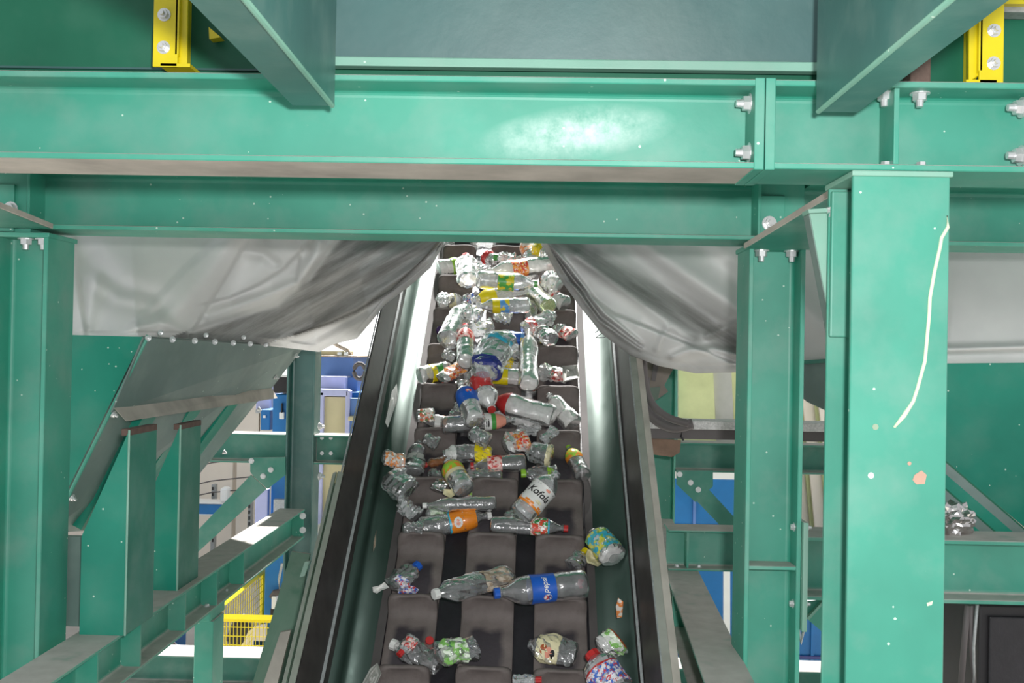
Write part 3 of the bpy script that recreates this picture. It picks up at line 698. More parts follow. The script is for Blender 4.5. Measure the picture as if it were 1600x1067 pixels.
# far frame
FY = 6.40
def far_post(x0, x1, ybot_w, label, yt, mat='green_far'):
    a, b2 = at(x0, 700, FY).x, at(x1, 700, FY).x
    t = thing('steel_post', label, 'post', ((a+b2)/2, FY+.1, 0))
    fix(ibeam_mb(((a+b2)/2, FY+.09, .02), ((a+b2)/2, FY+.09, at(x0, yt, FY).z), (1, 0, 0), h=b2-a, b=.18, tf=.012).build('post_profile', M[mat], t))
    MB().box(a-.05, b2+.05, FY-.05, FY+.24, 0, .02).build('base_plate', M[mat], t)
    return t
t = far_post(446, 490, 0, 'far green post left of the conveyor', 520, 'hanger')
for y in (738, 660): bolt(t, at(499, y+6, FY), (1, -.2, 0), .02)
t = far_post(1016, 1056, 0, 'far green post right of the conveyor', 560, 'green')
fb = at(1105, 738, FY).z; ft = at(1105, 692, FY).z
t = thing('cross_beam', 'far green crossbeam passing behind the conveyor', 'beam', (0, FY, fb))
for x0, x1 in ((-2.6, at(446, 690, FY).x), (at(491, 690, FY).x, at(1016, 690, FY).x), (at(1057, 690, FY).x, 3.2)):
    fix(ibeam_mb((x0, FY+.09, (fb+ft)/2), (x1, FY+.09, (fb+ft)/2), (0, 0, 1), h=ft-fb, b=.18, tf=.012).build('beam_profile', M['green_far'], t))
for x in (503, 517): 
    for y in (684, 708): bolt(t, at(x, y, FY+.07), (0, -1, 0), .010, True)
lz = at(1075, 1045, FY).z
t = thing('cross_beam', 'low far green crossbeam near the floor with a dusty top', 'beam', (0, FY, lz-.2))
for x0, x1 in ((-2.6, at(445, 690, FY).x), (at(492, 690, FY).x, at(1015, 690, FY).x), (at(1058, 690, FY).x, 3.2)):
    fix(ibeam_mb((x0, FY+.12, lz-.10), (x1, FY+.12, lz-.10), (0, 0, 1), h=.20, b=.24, tf=.012).build('beam_profile', M['green_far'], t))
def gusset(pts, brace, Y, label, bolts):
    t = thing('gusset_brace', label, 'brace', at(*pts[0], Y))
    MB().prism([at(x, y, Y) for x, y in pts], (0, .012, 0)).build('gusset_plate', M['green_far'], t)
    MB().prism([at(x, y, Y+.013) for x, y in brace], (0, .012, 0)).build('brace_bar', M['green_far'], t)
    MB().prism([at(brace[0][0], brace[0][1], Y+.026), at(brace[1][0], brace[1][1], Y+.026), at(brace[1][0], brace[1][1], Y+.07), at(brace[0][0], brace[0][1], Y+.07)], (0, 0, -.012)).build('brace_leg', M['green_far'], t)
    for x, y in bolts: bolt(t, at(x, y, Y), (0, -1, 0), .014, True)
gusset([(391, 715), (446, 714), (446, 742), (418, 764), (396, 744), (391, 737)], [(392, 742), (290, 848), (290, 880), (416, 764)], FY-.02, 'green diagonal brace with bolted gusset left of the conveyor', [(423, 734), (393, 720), (411, 744)])
gusset([(1057, 735), (1114, 735), (1114, 760), (1107, 766), (1087, 785), (1057, 757)], [(1107, 764), (1160, 822), (1160, 858), (1088, 782)], FY-.02, 'green diagonal brace with bolted gusset right of the conveyor', [(1062, 741), (1079, 754), (1091, 765)])
# right longitudinal beam and the beam ends resting on it
RZ = CAMH-1.006
t = thing('floor_beam', 'right dusty grey-topped beam running back to the far post', 'beam', (.75, 5, RZ-.18))
fix(ibeam_mb((.605, 2.9, RZ-.09), (.785, 6.30, RZ-.09), (0, 0, 1), h=.18, b=.155, tf=.012).build('beam_profile', M['green'], t))
for yy in (4.45, 5.6): MB().box(.61+(yy-3)*.053-.07, .61+(yy-3)*.053, yy, yy+.012, RZ-.168, RZ-.012).build('stiffener_plate', M['green'], t)
bolt(t, at(1021, 845, 5.6), (-1, -.4, 0), .018, True)
KY = 4.8
kt, kb = at(1100, 829, KY).z, at(1100, 886, KY).z
t = thing('cross_beam', 'short green beam end with a stiffener, resting on the right dusty beam', 'beam', (.9, KY, RZ))
fix(ibeam_mb((at(1045, 850, KY).x, KY+.09, (kt+RZ)/2), (2.2, KY+.09, (kt+RZ)/2), (0, 0, 1), h=kt-RZ, b=.18, tf=.010).build('beam_profile', M['green'], t))
xs = at(1075, 850, KY).x; MB().box(xs-.005, xs+.005, KY+.004, KY+.085, RZ+.012, kt-.010).build('stiffener_plate', M['green'], t)
for x in (1058, 1092): bolt(t, (at(x, 878, KY+.04).x, KY+.04, RZ+.01), (0, 0, 1), .012, True)
# small column and bracket block under the left beam
Yc = 4.66
t = thing('short_column', 'short green column under the left dusty beam', 'column', (at(318, 1000, Yc).x, Yc, 0))
MB().box(at(303, 1000, Yc).x, at(333, 1000, Yc).x, Yc, Yc+.16, 0, LZ-LH-.07).build('shaft', M['green'], t, bevel=.004)
MB().box(at(286, 960, Yc).x, at(331, 960, Yc).x, Yc-.02, Yc+.2, LZ-LH-.07, LZ-LH-.001).build('head_block', M['green'], t, bevel=.006)
for x in (312, 322): bolt(t, at(x, 957, Yc-.02), (0, -1, 0), .011)
# sloping channels beside the conveyor's left foot
t = thing('sloping_channel', 'grey-green sloping channel beside the left foot of the conveyor', 'channel', at(450, 950, 4.6))
MB().prism([at(455, 862, 4.2), at(484, 866, 4.2), at(444, 1090, 3.8), at(388, 1090, 3.8)], (0, .02, .0)).build('web_plate', M['hopper_dark'], t)
MB().prism([at(476, 878, 4.16), at(485, 876, 4.16), at(476, 900, 4.12), at(468, 902, 4.12)], (0, .02, 0)).build('upper_lip', M['pale_green'], t)
MB().prism([at(438, 988, 3.95), at(454, 985, 3.95), at(428, 1090, 3.77), at(404, 1090, 3.77)], (0, .02, 0)).build('lower_lip', M['primer'], t)
MB().prism([at(488, 930, 4.05), at(497, 926, 4.05), at(464, 1090, 3.78), at(448, 1090, 3.78)], (0, .06, 0)).build('side_lip', M['primer'], t)

# ------------------------------------------------------------------ right side: hopper panel, beam, braces
QY = 3.47
qb, qt = at(1400, 941, QY).z, at(1400, 842, QY).z
t = thing('cross_beam', 'green beam with dusty flanges behind the near right post', 'beam', (1.5, QY, qb))
ibeam('beam_profile', M['green'], t, (cr_+.02, QY+.10, (qb+qt)/2), (2.4, QY+.10, (qb+qt)/2), (0, 0, 1), h=qt-qb, b=.2)
for y in (826, 947): pass
MB().prism([at(1260, 940, QY+.05), at(1300, 938, QY+.05), at(1300, 1000, QY+.05), at(1262, 968, QY+.05)], (0, .012, 0)).build('knee_gusset', M['green'], t)
MB().prism([at(1262, 965, QY+.03), at(1285, 940, QY+.03), at(1288, 942, QY+.03), at(1264, 969, QY+.03)], (0, .05, 0)).build('gusset_flange', M['pale_green'], t)
t = thing('side_hopper', 'right dark green hopper end panel behind the near post', 'hopper', at(1540, 700, 3.98))
HR = 3.98
MB().prism([at(1440, 568, HR), at(1700, 566, HR), at(1700, 905, HR), at(1478, 722, HR), at(1440, 692, HR)], (0, .01, 0)).build('end_panel', M['green_sheet'], t)
MB().prism([at(1240, 566, 4.6), at(1330, 560, 4.4), at(1330, 668, 4.4), at(1300, 646, 4.45), at(1262, 628, 4.55), at(1240, 610, 4.6)], (0, .01, 0)).build('inner_panel', M['hopper'], t)
MB().prism([at(1240, 564, 4.58), at(1330, 558, 4.38), at(1330, 564, 4.38), at(1240, 570, 4.58)], (0, .03, 0)).build('top_rim', M['green_far'], t)
def raker(a, b2, wpx, Y, label):
    t = thing('raker', label, 'brace', at(*b2, Y))
    p, q = at(*a, Y), at(*b2, Y); d = (q-p).normalized(); n_ = Vector((d.z, 0, -d.x)); n_ = n_ if n_.z < 0 else -n_
    wd = wpx/FPX*Y
    MB().prism([p, q, q+n_*wd*.45, p+n_*wd*.45], (0, .16, 0)).build('flange', M['hopper'], t)
    MB().prism([p+n_*wd*.45, q+n_*wd*.45, q+n_*wd, p+n_*wd], (0, .012, 0)).build('web_plate', M['green_sheet'], t)
    MB().prism([p-n_*.006, q-n_*.006, q, p], (0, .17, 0)).build('seam_edge', M['hopper_dark'], t)
raker((1400, 656), (1640, 862), 30, HR-.19, 'upper sloping brace under the right hopper panel')
raker((1400, 699), (1594, 866), 30, HR-.19, 'lower sloping brace under the right hopper panel')
rr = random.Random(4)
bm = bmesh.new(); bmesh.ops.create_icosphere(bm, subdivisions=4, radius=1)
for v in bm.verts:
    n_ = noise.noise(v.co*3.1); r_ = 1+.35*n_+.22*abs(noise.noise(v.co*9)); v.co = Vector((v.co.x*.075*r_, v.co.y*.05*r_, v.co.z*.055*r_))
c0 = at(1484, 822, 3.60)
for v in bm.verts: v.co += Vector((c0.x, c0.y, qt+.05))
me = bpy.data.meshes.new('foil_scrap'); bm.to_mesh(me); bm.free(); me.materials.append(M['foil'])
o = bpy.data.objects.new('foil_scrap', me); COL.objects.link(o); prop(o, 'crumpled silver foil scrap lodged on the right green beam', 'scrap')
# hanging hoses and the dark box at lower right
for pts, r_, lb in ((((1512, 946), (1507, 1000), (1500, 1090)), .011, 'dark grey hose hanging at lower right, the left one'), (((1517, 946), (1516, 990), (1524, 1090)), .008, 'thin dark hose hanging at lower right, the middle one'), (((1527, 944), (1521, 1010), (1522, 1090)), .006, 'thin pale cable hanging at lower right beside the dark box')):
    prop(MB().tube([at(x, y, QY+.12+i*.03) for i, (x, y) in enumerate(pts)], r_, 8).build('hose', M['cable'] if r_ > .007 else M['galv'], smooth=True), lb, 'hose')
t = thing('rubber_box', 'black box with a worn front below the right green beam', 'box', at(1580, 1000, 3.75))
MB().box(at(1529, 1000, 3.75).x, 2.3, 3.75, 4.3, 1.2, at(1560, 944, 3.75).z).build('housing', M['black'], t, bevel=.01)
MB().box(at(1545, 1000, 3.74).x, 2.3, 3.735, 3.75, 1.25, at(1560, 962, 3.75).z).build('front_sheet', M['rubber'], t, bevel=.006)
prop(MB().prism([at(1474, 946, 4.1), at(1512, 946, 4.1), at(1474, 984, 4.1)], (0, .02, 0)).build('corner_gusset', M['green_far']), 'dark green corner gusset under the right beam by the hoses', 'plate')
prop(pbox(1478, 1058, 1498, 1080, 5.2, .2).build('pump_body', M['black']), 'dark pump body behind the near right post foot', 'pump')

# ------------------------------------------------------------------ right middle distance: tray, cables, sheets, blue container
TY = 5.5
t = thing('cable_tray', 'grey cable tray with a speckled dusty top right of the conveyor', 'tray', at(1150, 670, TY))
gm = plain('speckled_dust', lin(214, 212, 210), .9, var=.3, scale=90)
a_, b_ = at(1000, 660, TY).x, 2.3
MB().box(a_, b_, TY-.03, TY+.20, at(1075, 670, TY).z, at(1075, 657, TY).z).build('dusty_lip', gm, t, bevel=.003)
MB().box(a_, b_, TY, TY+.16, at(1075, 686, TY).z, at(1075, 670, TY).z).build('channel', M['cable'], t)
MB().tube([at(1066, 672, TY-.01), at(1064, 682, TY-.012), at(1068, 688, TY-.01)], .006, 6).build('clip', M['black'], t)
prop(MB().prism([at(1003, 684, 5.7), at(1064, 688, 5.7), at(1062, 707, 5.7), at(1050, 714, 5.7), at(1020, 710, 5.7), at(1002, 700, 5.7)], (0, .03, 0)).build('board_scrap', M['brown']), 'rusty brown board scrap under the cable tray end', 'board')
for pts, r_, lb in ((((985, 545), (990, 590), (1003, 628), (1024, 655), (1052, 668), (1082, 662)), .028, 'thick grey cable drooping onto the tray, the outer one'), (((1005, 560), (1008, 600), (1020, 632), (1044, 652), (1076, 662)), .02, 'grey cable drooping onto the tray, the inner one')):
    P3 = [at(x, y, TY-.06-(.075 if r_ < .025 else 0)) for i, (x, y) in enumerate(pts)]
    dense = []
    for i in range(len(P3)-1):
        for q in range(6):
            tt = q/6; p0, p1, p2, p3 = P3[max(i-1, 0)], P3[i], P3[i+1], P3[min(i+2, len(P3)-1)]
            dense.append(.5*((2*p1)+(p2-p0)*tt+(2*p0-5*p1+4*p2-p3)*tt*tt+(3*p1-p0-3*p2+p3)*tt**3))
    prop(MB().tube(dense+[P3[-1]], r_, 10).build('drooping_cable', M['cable'], smooth=True), lb, 'cable')
t = thing('hinged_bracket', 'rusty bracket plate hanging beside the drooping cables', 'bracket', at(1030, 600, 5.75))
MB().prism([at(1006, 560, 5.75), at(1052, 576, 5.75), at(1038, 602, 5.75), at(1044, 612, 5.75), at(1024, 626, 5.75), at(1008, 600, 5.75)], (0, .02, 0)).build('plate', plain('dull_plate', lin(126, 116, 106), .6, var=.25), t)
MB().prism([at(1014, 606, 5.74), at(1032, 604, 5.74), at(1028, 624, 5.74), at(1020, 626, 5.74)], (0, .02, 0)).build('green_tab', M['rail'], t)
MB().tube([at(1012, 590, 5.62), at(1010, 662, 5.6)], .012, 6).build('strut', M['cable'], t)
MB().prism([at(1022, 562, 5.73), at(1030, 566, 5.73), at(1024, 596, 5.73), at(1018, 594, 5.73)], (0, .02, 0)).build('rib', M['cable'], t)
# standing sheets behind
def sheet(pts, Y, name, mat, label, cat='sheet', floor=False):
    if floor:                                            # carry the two side edges down to the floor
        a, b2, c2, d2 = pts; yf = 553+(b2[0]-835)*.018+CAMH*FPX/Y
        pts = [a, b2] + [(e[0]+(s_[0]-e[0])*(yf-e[1])/(s_[1]-e[1]), yf) for e, s_ in ((b2, c2), (a, d2))]
    return prop(MB().prism([at(x, y, Y) for x, y in pts], (0, .04, 0)).build(name, M[mat], bevel=.004), label, cat)
def to_floor(x0t, x1t, yt, x0b, x1b, Y): return [(x0t, yt), (x1t, yt), (x1b, 1000), (x0b, 1000)]
sheet([(1060, 560), (1113, 560), (1122, 740), (1060, 740)], 10.8, 'cladding_sheet', 'olive', 'yellow-green translucent sheet seen right of the conveyor above the tray', floor=True)
sheet([(1113, 556), (1142, 556), (1150, 740), (1122, 740)], 10.86, 'cladding_sheet', 'grey', 'grey sheet standing right of the yellow-green sheet', floor=True)
sheet([(1142, 556), (1200, 556), (1205, 740), (1150, 740)], 10.92, 'cladding_sheet', 'olive', 'second yellow-green sheet just left of the H-section post', floor=True)
sheet([(1026, 575), (1050, 575), (1050, 672), (1022, 672)], 10.8, 'pale_sheet', 'lilac', 'pale blue-grey panel behind the drooping cables', floor=True)
sheet([(1051, 575), (1059, 575), (1059, 672), (1051, 672)], 10.7, 'green_upright', 'green_far', 'thin dark green upright left of the yellow-green sheet', 'post', floor=True)
for i, (x0, x1, dx, mt, lb) in enumerate(((1225, 1268, 12, 'cream', 'cream leaning sheet between the two right posts, leftmost'), (1256, 1264, 13, 'olive', 'narrow olive strip between the cream sheets'), (1262, 1282, 14, 'cream', 'cream leaning sheet between the two right posts, middle'), (1280, 1288, 16, 'olive', 'olive leaning strip between the two right posts, right of the middle cream sheet'), (1286, 1330, 18, 'cream', 'cream leaning sheet partly behind the near right post'))):
    sheet([(x0-10, 600), (x1-10, 600), (x1+dx, 850), (x0+dx, 850)], 11.4-.06*i, 'cladding_sheet', mt, lb, floor=True)
t = thing('blue_container', 'blue container standing on the floor at right behind the frame', 'container', at(1300, 1080, 9.2))
cz = at(1130, 748, 9.2).z; cz2 = at(1490, 966, 9.2).z
ca, cb_, cc_ = at(1028, 900, 9.2).x, at(1236, 900, 9.2).x, at(1530, 900, 9.2).x
MB().box(ca, cb_, 9.2, 10.6, .05, cz).build('body', M['blue'], t, bevel=.01)
MB().box(ca, cb_, 9.16, 10.6, cz, cz+.09).build('white_rim', M['whitep'], t)
MB().box(cb_+.005, cc_, 9.2, 10.6, .05, cz2).build('low_body', M['blue'], t, bevel=.01)
MB().box(cb_+.005, cc_, 9.16, 10.6, cz2, cz2+.07).build('white_rim', M['whitep'], t)
for x in (1083, 1160): MB().box(at(x, 900, 9.2).x-.012, at(x, 900, 9.2).x+.012, 9.18, 9.2, .08, cz-.02).build('seam', M['blue_pale'], t)
for x in (1270, 1320, 1400, 1476): MB().box(at(x, 900, 9.2).x-.012, at(x, 900, 9.2).x+.012, 9.18, 9.2, .08, cz2-.02).build('seam', M['blue'], t)
MB().box(ca, cc_, 9.17, 9.2, at(1270, 1028, 9.2).z, at(1270, 1024, 9.2).z).build('groove', M['navy'], t)
MB().box(ca, cb_, 9.19, 9.2, at(1130, 824, 9.2).z, at(1130, 820, 9.2).z).build('white_line', M['whitep'], t)
sheet([(1131, 880), (1141, 880), (1141, 930), (1131, 930)], 8.9, 'white_strip', 'whitep', 'white strip showing beside the right dusty beam', 'strip', floor=True)
prop(MB().tube([at(1247, 978, 3.43), at(1251, 1005, 3.43), at(1258, 974, 3.43)], .006, 6).build('hook', M['galv']), 'small V-shaped wire hook right of the H-section post foot', 'hook')
sheet([(1048, 1030), (1056, 1034), (1060, 1050), (1049, 1048)], 6.35, 'torn_scrap', 'grey', 'torn pale scrap at the foot of the right dusty beam', 'scrap')

# ------------------------------------------------------------------ left background: blue machine, framed panel, fence, wall fittings
t = thing('blue_machine', 'large blue machine behind the left far post with a framed beige panel', 'machine', at(520, 1000, 9.0))
def part(x0, y0, x1, y1, Y, d, name, mat, bevel=.008): return pbox(x0, y0, x1, y1, Y, d).build(name, M[mat], t, bevel=bevel)
part(484, 556, 552, 592, 9.4, .9, 'upper_tank', 'blue_pale'); part(484, 548, 538, 557, 9.4, .5, 'tank_cover', 'beige'); part(484, 555, 559, 558, 9.35, 1, 'tank_rim', 'tan')
part(498, 588, 540, 618, 9.15, .6, 'grey_hood', 'lilac'); part(540, 590, 558, 632, 9.25, .6, 'side_cabinet', 'blue_pale')
part(484, 612, 566, 1078, 9.1, .5, 'body', 'blue')
part(541, 622, 563, 680, 9.0, .3, 'switch_box', 'blue_pale')
pn = part(502, 620, 538, 900, 9.02, .08, 'window_panel', 'beige', .002)
part(494, 612, 503, 930, 8.98, .12, 'window_frame', 'lilac'); part(537, 610, 544, 900, 8.98, .12, 'window_frame', 'lilac'); part(494, 608, 544, 619, 8.98, .12, 'window_frame', 'lilac')
MB().prism([at(494, 822, 8.9), at(530, 796, 8.9), at(530, 806, 8.9), at(494, 836, 8.9)], (0, .05, 0)).build('handrail', M['galv'], t)
MB().tube([at(515, 532, 9.4), at(530, 541, 9.4), at(541, 546, 9.4), at(548, 555, 9.4)], .02, 8).build('hose', M['tan'], t)
for x in (532, 542): MB().box(at(x-4, 552, 9.4).x, at(x+3, 552, 9.4).x, 9.36, 9.42, at(x, 556, 9.4).z, at(x, 550, 9.4).z).build('lamp_cover', M['whitep'], t, bevel=.01)
MB().tube([at(562+9*math.cos(a*.5), 580+12*math.sin(a*.5), 9.0) for a in range(13)], .02, 8).build('hose_loop', M['cable'], t)
MB().box(at(545, 660, 8.95).x, at(556, 660, 8.95).x, 8.9, 9.0, at(550, 657, 8.95).z, at(550, 650, 8.95).z).build('valve', M['beige'], t, bevel=.01)
t = thing('control_cabinet', 'blue control cabinet left of the far post with a black top box', 'cabinet', at(430, 800, 9.6))
part(422, 616, 452, 1051, 9.6, .4, 'body', 'blue'); part(427, 588, 456, 614, 9.5, .5, 'top_box', 'black'); part(427, 585, 456, 589, 9.48, .5, 'white_lid', 'whitep')
part(436, 644, 444, 655, 9.57, .03, 'paper_note', 'whitep'); part(439, 630, 441, 645, 9.57, .03, 'slot', 'ink', .001)
part(407, 640, 422, 672, 9.9, .3, 'side_box', 'blue'); part(411, 649, 415, 653, 9.88, .02, 'badge', 'whitep', .001); part(400, 595, 424, 640, 10.2, .3, 'rear_tank', 'lilac')
part(399, 640, 424, 646, 10.15, .3, 'tank_rim', 'galv')
part(398, 764, 418, 830, 9.5, .08, 'lilac_door', 'lilac'); part(427, 780, 446, 802, 9.4, .05, 'grey_plate', 'galv')
t = thing('wall_rail', 'blue horizontal rail with white edges on the cream wall', 'rail', at(320, 795, 13.0))
part(240, 787, 348, 803, 13.0, .2, 'rail', 'blue'); part(240, 783, 352, 787, 12.98, .24, 'top_edge', 'whitep'); part(240, 803, 348, 805, 12.98, .24, 'bottom_edge', 'whitep')
prop(pbox(343, 762, 356, 786, 12.9, .15).build('junction_box', M['whitep'], bevel=.03), 'white junction box on the cream wall', 'box')
prop(pbox(362, 700, 366, 860, 13.2, .1).build('wall_pipe', M['cream_dark'], bevel=.02), 'pale vertical pipe on the cream wall', 'pipe')
for i, (x, y0, y1) in enumerate(((332, 757, 900), (389, 785, 900))):
    t = thing('slotted_strip', ('slotted grey strip on the cream wall, left one', 'slotted grey strip on the cream wall, right one')[i], 'strip', at(x, y1, 13.6))
    part(x-3, y0, x+3, y1, 13.6, .1, 'strip', 'galv', .004)
    for y in range(y0+4, 850, 9): part(x-1, y, x+1, y+5, 13.58, .02, 'slot', 'ink', .001)
for i, (y0, y1) in enumerate(((730, 716), (757, 746), (774, 765))):
    prop(MB().tube([at(290, y0+4, 13), at(330, (y0+y1)/2, 13), at(400, y1-2, 13)], .008, 5).build('wall_cable', M['cable']), ('thin cable across the cream wall, top one', 'thin cable across the cream wall, middle one', 'thin cable across the cream wall, lowest one')[i], 'cable')
# blue machine body low down behind the fence
t = thing('blue_panel_wall', 'blue machine panel with a pipe fitting behind the yellow fence', 'machine', at(425, 1000, 9.3))
part(412, 860, 445, 1100, 8.75, .4, 'body', 'blue'); part(394, 1000, 432, 1095, 8.7, .5, 'foot', 'blue')
part(424, 932, 431, 952, 8.66, .08, 'valve_body', 'whitep'); part(422, 951, 432, 962, 8.66, .08, 'valve_foot', 'black')
MB().tube([at(425, 934, 8.7), at(430, 926, 8.7), at(440, 925, 8.7)], .03, 8).build('elbow', M['cable'], t); MB().tube([at(441, 880, 8.7), at(436, 905, 8.7), at(437, 925, 8.7)], .012, 6).build('line', M['galv'], t)
prop(MB().tube([at(425, 878, 9), at(427, 884, 9), at(431, 880, 9)], .03, 8).build('black_hook', M['black']), 'black hook hanging below the left dusty beam', 'hook')
# yellow mesh fence: one panel square on, one running back
def fence_panel(p0, p1, z0, z1, label, nx, nz, ledge=None):
    t = thing('mesh_fence', label, 'fence', (p0+p1)/2)
    d = p1-p0; d.z = 0; mb = MB(); L = d.length
    for i in range(1, nx):
        p = p0+d*(i/nx); mb.tube([Vector((p.x, p.y, z0)), Vector((p.x, p.y, z1))], .0028, 4, cap=False)
    for i in range(1, nz):
        z = z0+(z1-z0)*i/nz; mb.tube([Vector((p0.x, p0.y, z)), Vector((p1.x, p1.y, z))], .0028, 4, cap=False)
    prop(mb.build('wire_mesh', M['yellow'], t), kind='stuff')
    for z in (z0, z1): MB().tube([Vector((p0.x, p0.y, z)), Vector((p1.x, p1.y, z))], .028, 4).build('rail', M['yellow'], t)
    for p in (p0, p1): MB().tube([Vector((p.x, p.y, 0)), Vector((p.x, p.y, z1))], .028, 4).build('upright', M['yellow'], t)
fz = at(380, 966, 7.4).z
fence_panel(at(330, 1000, 7.4), at(434, 1000, 7.4), .12, fz, 'yellow mesh fence panel facing the viewer at lower left', 18, 14)
a_ = at(412, 892, 9.0); fence_panel(Vector((a_.x, 7.4, 0)), Vector((a_.x, 9.0, 0)), .12, a_.z, 'yellow mesh fence panel running back toward the blue machine', 24, 16)
prop(MB().tube([at(388, 970, 7.8), at(376, 978, 7.8), at(367, 1000, 7.8), at(364, 1040, 7.8), at(364, 1130, 7.8)], .07, 10).build('black_hose', M['black'], smooth=True), 'fat black hose arching behind the yellow fence', 'hose')
sheet([(372, 985), (415, 975), (415, 1060), (372, 1060)], 8.7, 'pale_cover', 'cream', 'pale cover sheet behind the black hose and fence')
prop(pbox(241, 988, 265, 1040, 9.5, .5).build('blue_drum', M['blue'], bevel=.05), 'blue drum seen low at left under the dusty beam', 'drum')
prop(MB().tube([at(262, 995, 9), at(275, 1008, 9), at(300, 1016, 9)], .012, 6).build('floor_cable', M['cable']), 'thin cable looping from the blue drum', 'cable')

# ------------------------------------------------------------------ plastic bottles and scraps riding on the belt
def surf(u):
    a = abs(u)
    if a < .41: return .014
    if a < .56: return .014+(a-.41)/.15*.14
    return .15+(a-.56)*5
def cleat_at(u): return any(abs(u-c) < wd/2+.03 for c, wd in CW)
PLACED = []
def settle(pa, pb, rpx, flat, stack=True, nmax=.34):
    """Find how high above the belt the thing lies so that it clears the cleats and what is under it."""
    na = nb = None
    n0 = .02; rpx = rpx*1.13
    na = nb = n0
    for it in range(60):
        A, B = on_plane(*pa, na), on_plane(*pb, nb); r = rpx/FPX*((A.y+B.y)/2)
        rv = r*flat; ra = rb = False
        for i in range(7):
            f = i/6; p = A.lerp(B, f); rel = p-BO; u, s, n = rel.x, rel.dot(SV), rel.dot(NV)
            need = surf(u)+rv*.9
            if cleat_at(u):
                ds = abs((s+PITCH/2) % PITCH - PITCH/2); ds = max(0, ds-.012)
                if ds < r*.8: need = max(need, HC + rv*math.sqrt(1-(ds/r)**2)*.9)
            if n < need-.002:
                if f < .6: ra = True
                if f > .4: rb = True
        if stack and not (ra or rb):
            for q in PLACED:
                for i in range(7):
                    p = A.lerp(B, i/6)
                    for c, rc in q:
                        if (p-c).length < (rv+rc)*.80: ra = rb = True; break
                    if ra: break
                if ra: break
        if not (ra or rb): break
        if ra: na = min(nmax, na+.009)
        if rb: nb = min(nmax, nb+.009)
        if na >= nmax and nb >= nmax: break
    A, B = on_plane(*pa, na), on_plane(*pb, nb); r = rpx/FPX*((A.y+B.y)/2)
    PLACED.append([(A.lerp(B, i/6), r*flat) for i in range(7)])
    return A, B, r
PB = [(0, 0), (.0, .30), (.006, .62), (.006, .74), (.02, .90), (.05, .98), (.09, 1), (.16, 1), (.20, .965), (.24, 1), (.30, 1), (.32, .955), (.34, .955), (.46, .955), (.58, .955), (.60, 1), (.66, .985), (.71, .93), (.76, .82), (.80, .68), (.84, .52), (.875, .38), (.90, .31), (.92, .30), (.925, .40), (.937, .40), (.94, .30), (.99, .29)]
PR = [(0, 0), (0, .4), (.006, .74), (.03, .93), (.07, 1)] + [(.07+.56*i/16, 1-.055*(i % 2)) for i in range(1, 17)] + [(.66, .97), (.72, .88), (.78, .72), (.84, .50), (.88, .36), (.92, .31), (.925, .40), (.937, .40), (.94, .30), (.99, .29)]
PC = [(0, 0), (0, .45), (.03, .80), (.08, .95), (.16, 1), (.24, .98), (.32, 1.02), (.40, .97), (.48, 1.0), (.56, 1.02), (.64, .97), (.72, .98), (.80, .90), (.87, .70), (.92, .48), (.96, .34), (1, .30)]
PK = [(0, 0), (0, .5), (.04, .9), (.1, 1.02), (.2, .94), (.3, 1.05), (.4, .95), (.5, 1.04), (.6, .93), (.7, 1.05), (.8, .95), (.9, .8), (.97, .45), (1, 0)]
NSEG = 22
def prof_r(P_, t):
    for i in range(1, len(P_)):
        if t <= P_[i][0] and P_[i][0] > P_[i-1][0]:
            f = (t-P_[i-1][0])/(P_[i][0]-P_[i-1][0]); return P_[i-1][1]+(P_[i][1]-P_[i-1][1])*max(0, f)
    return P_[-1][1]
PROFS = {'b': PB, 'r': PR, 'c': PC, 'k': PK}
GROUP = 'plastic bottles on the conveyor'
SEED = [0]
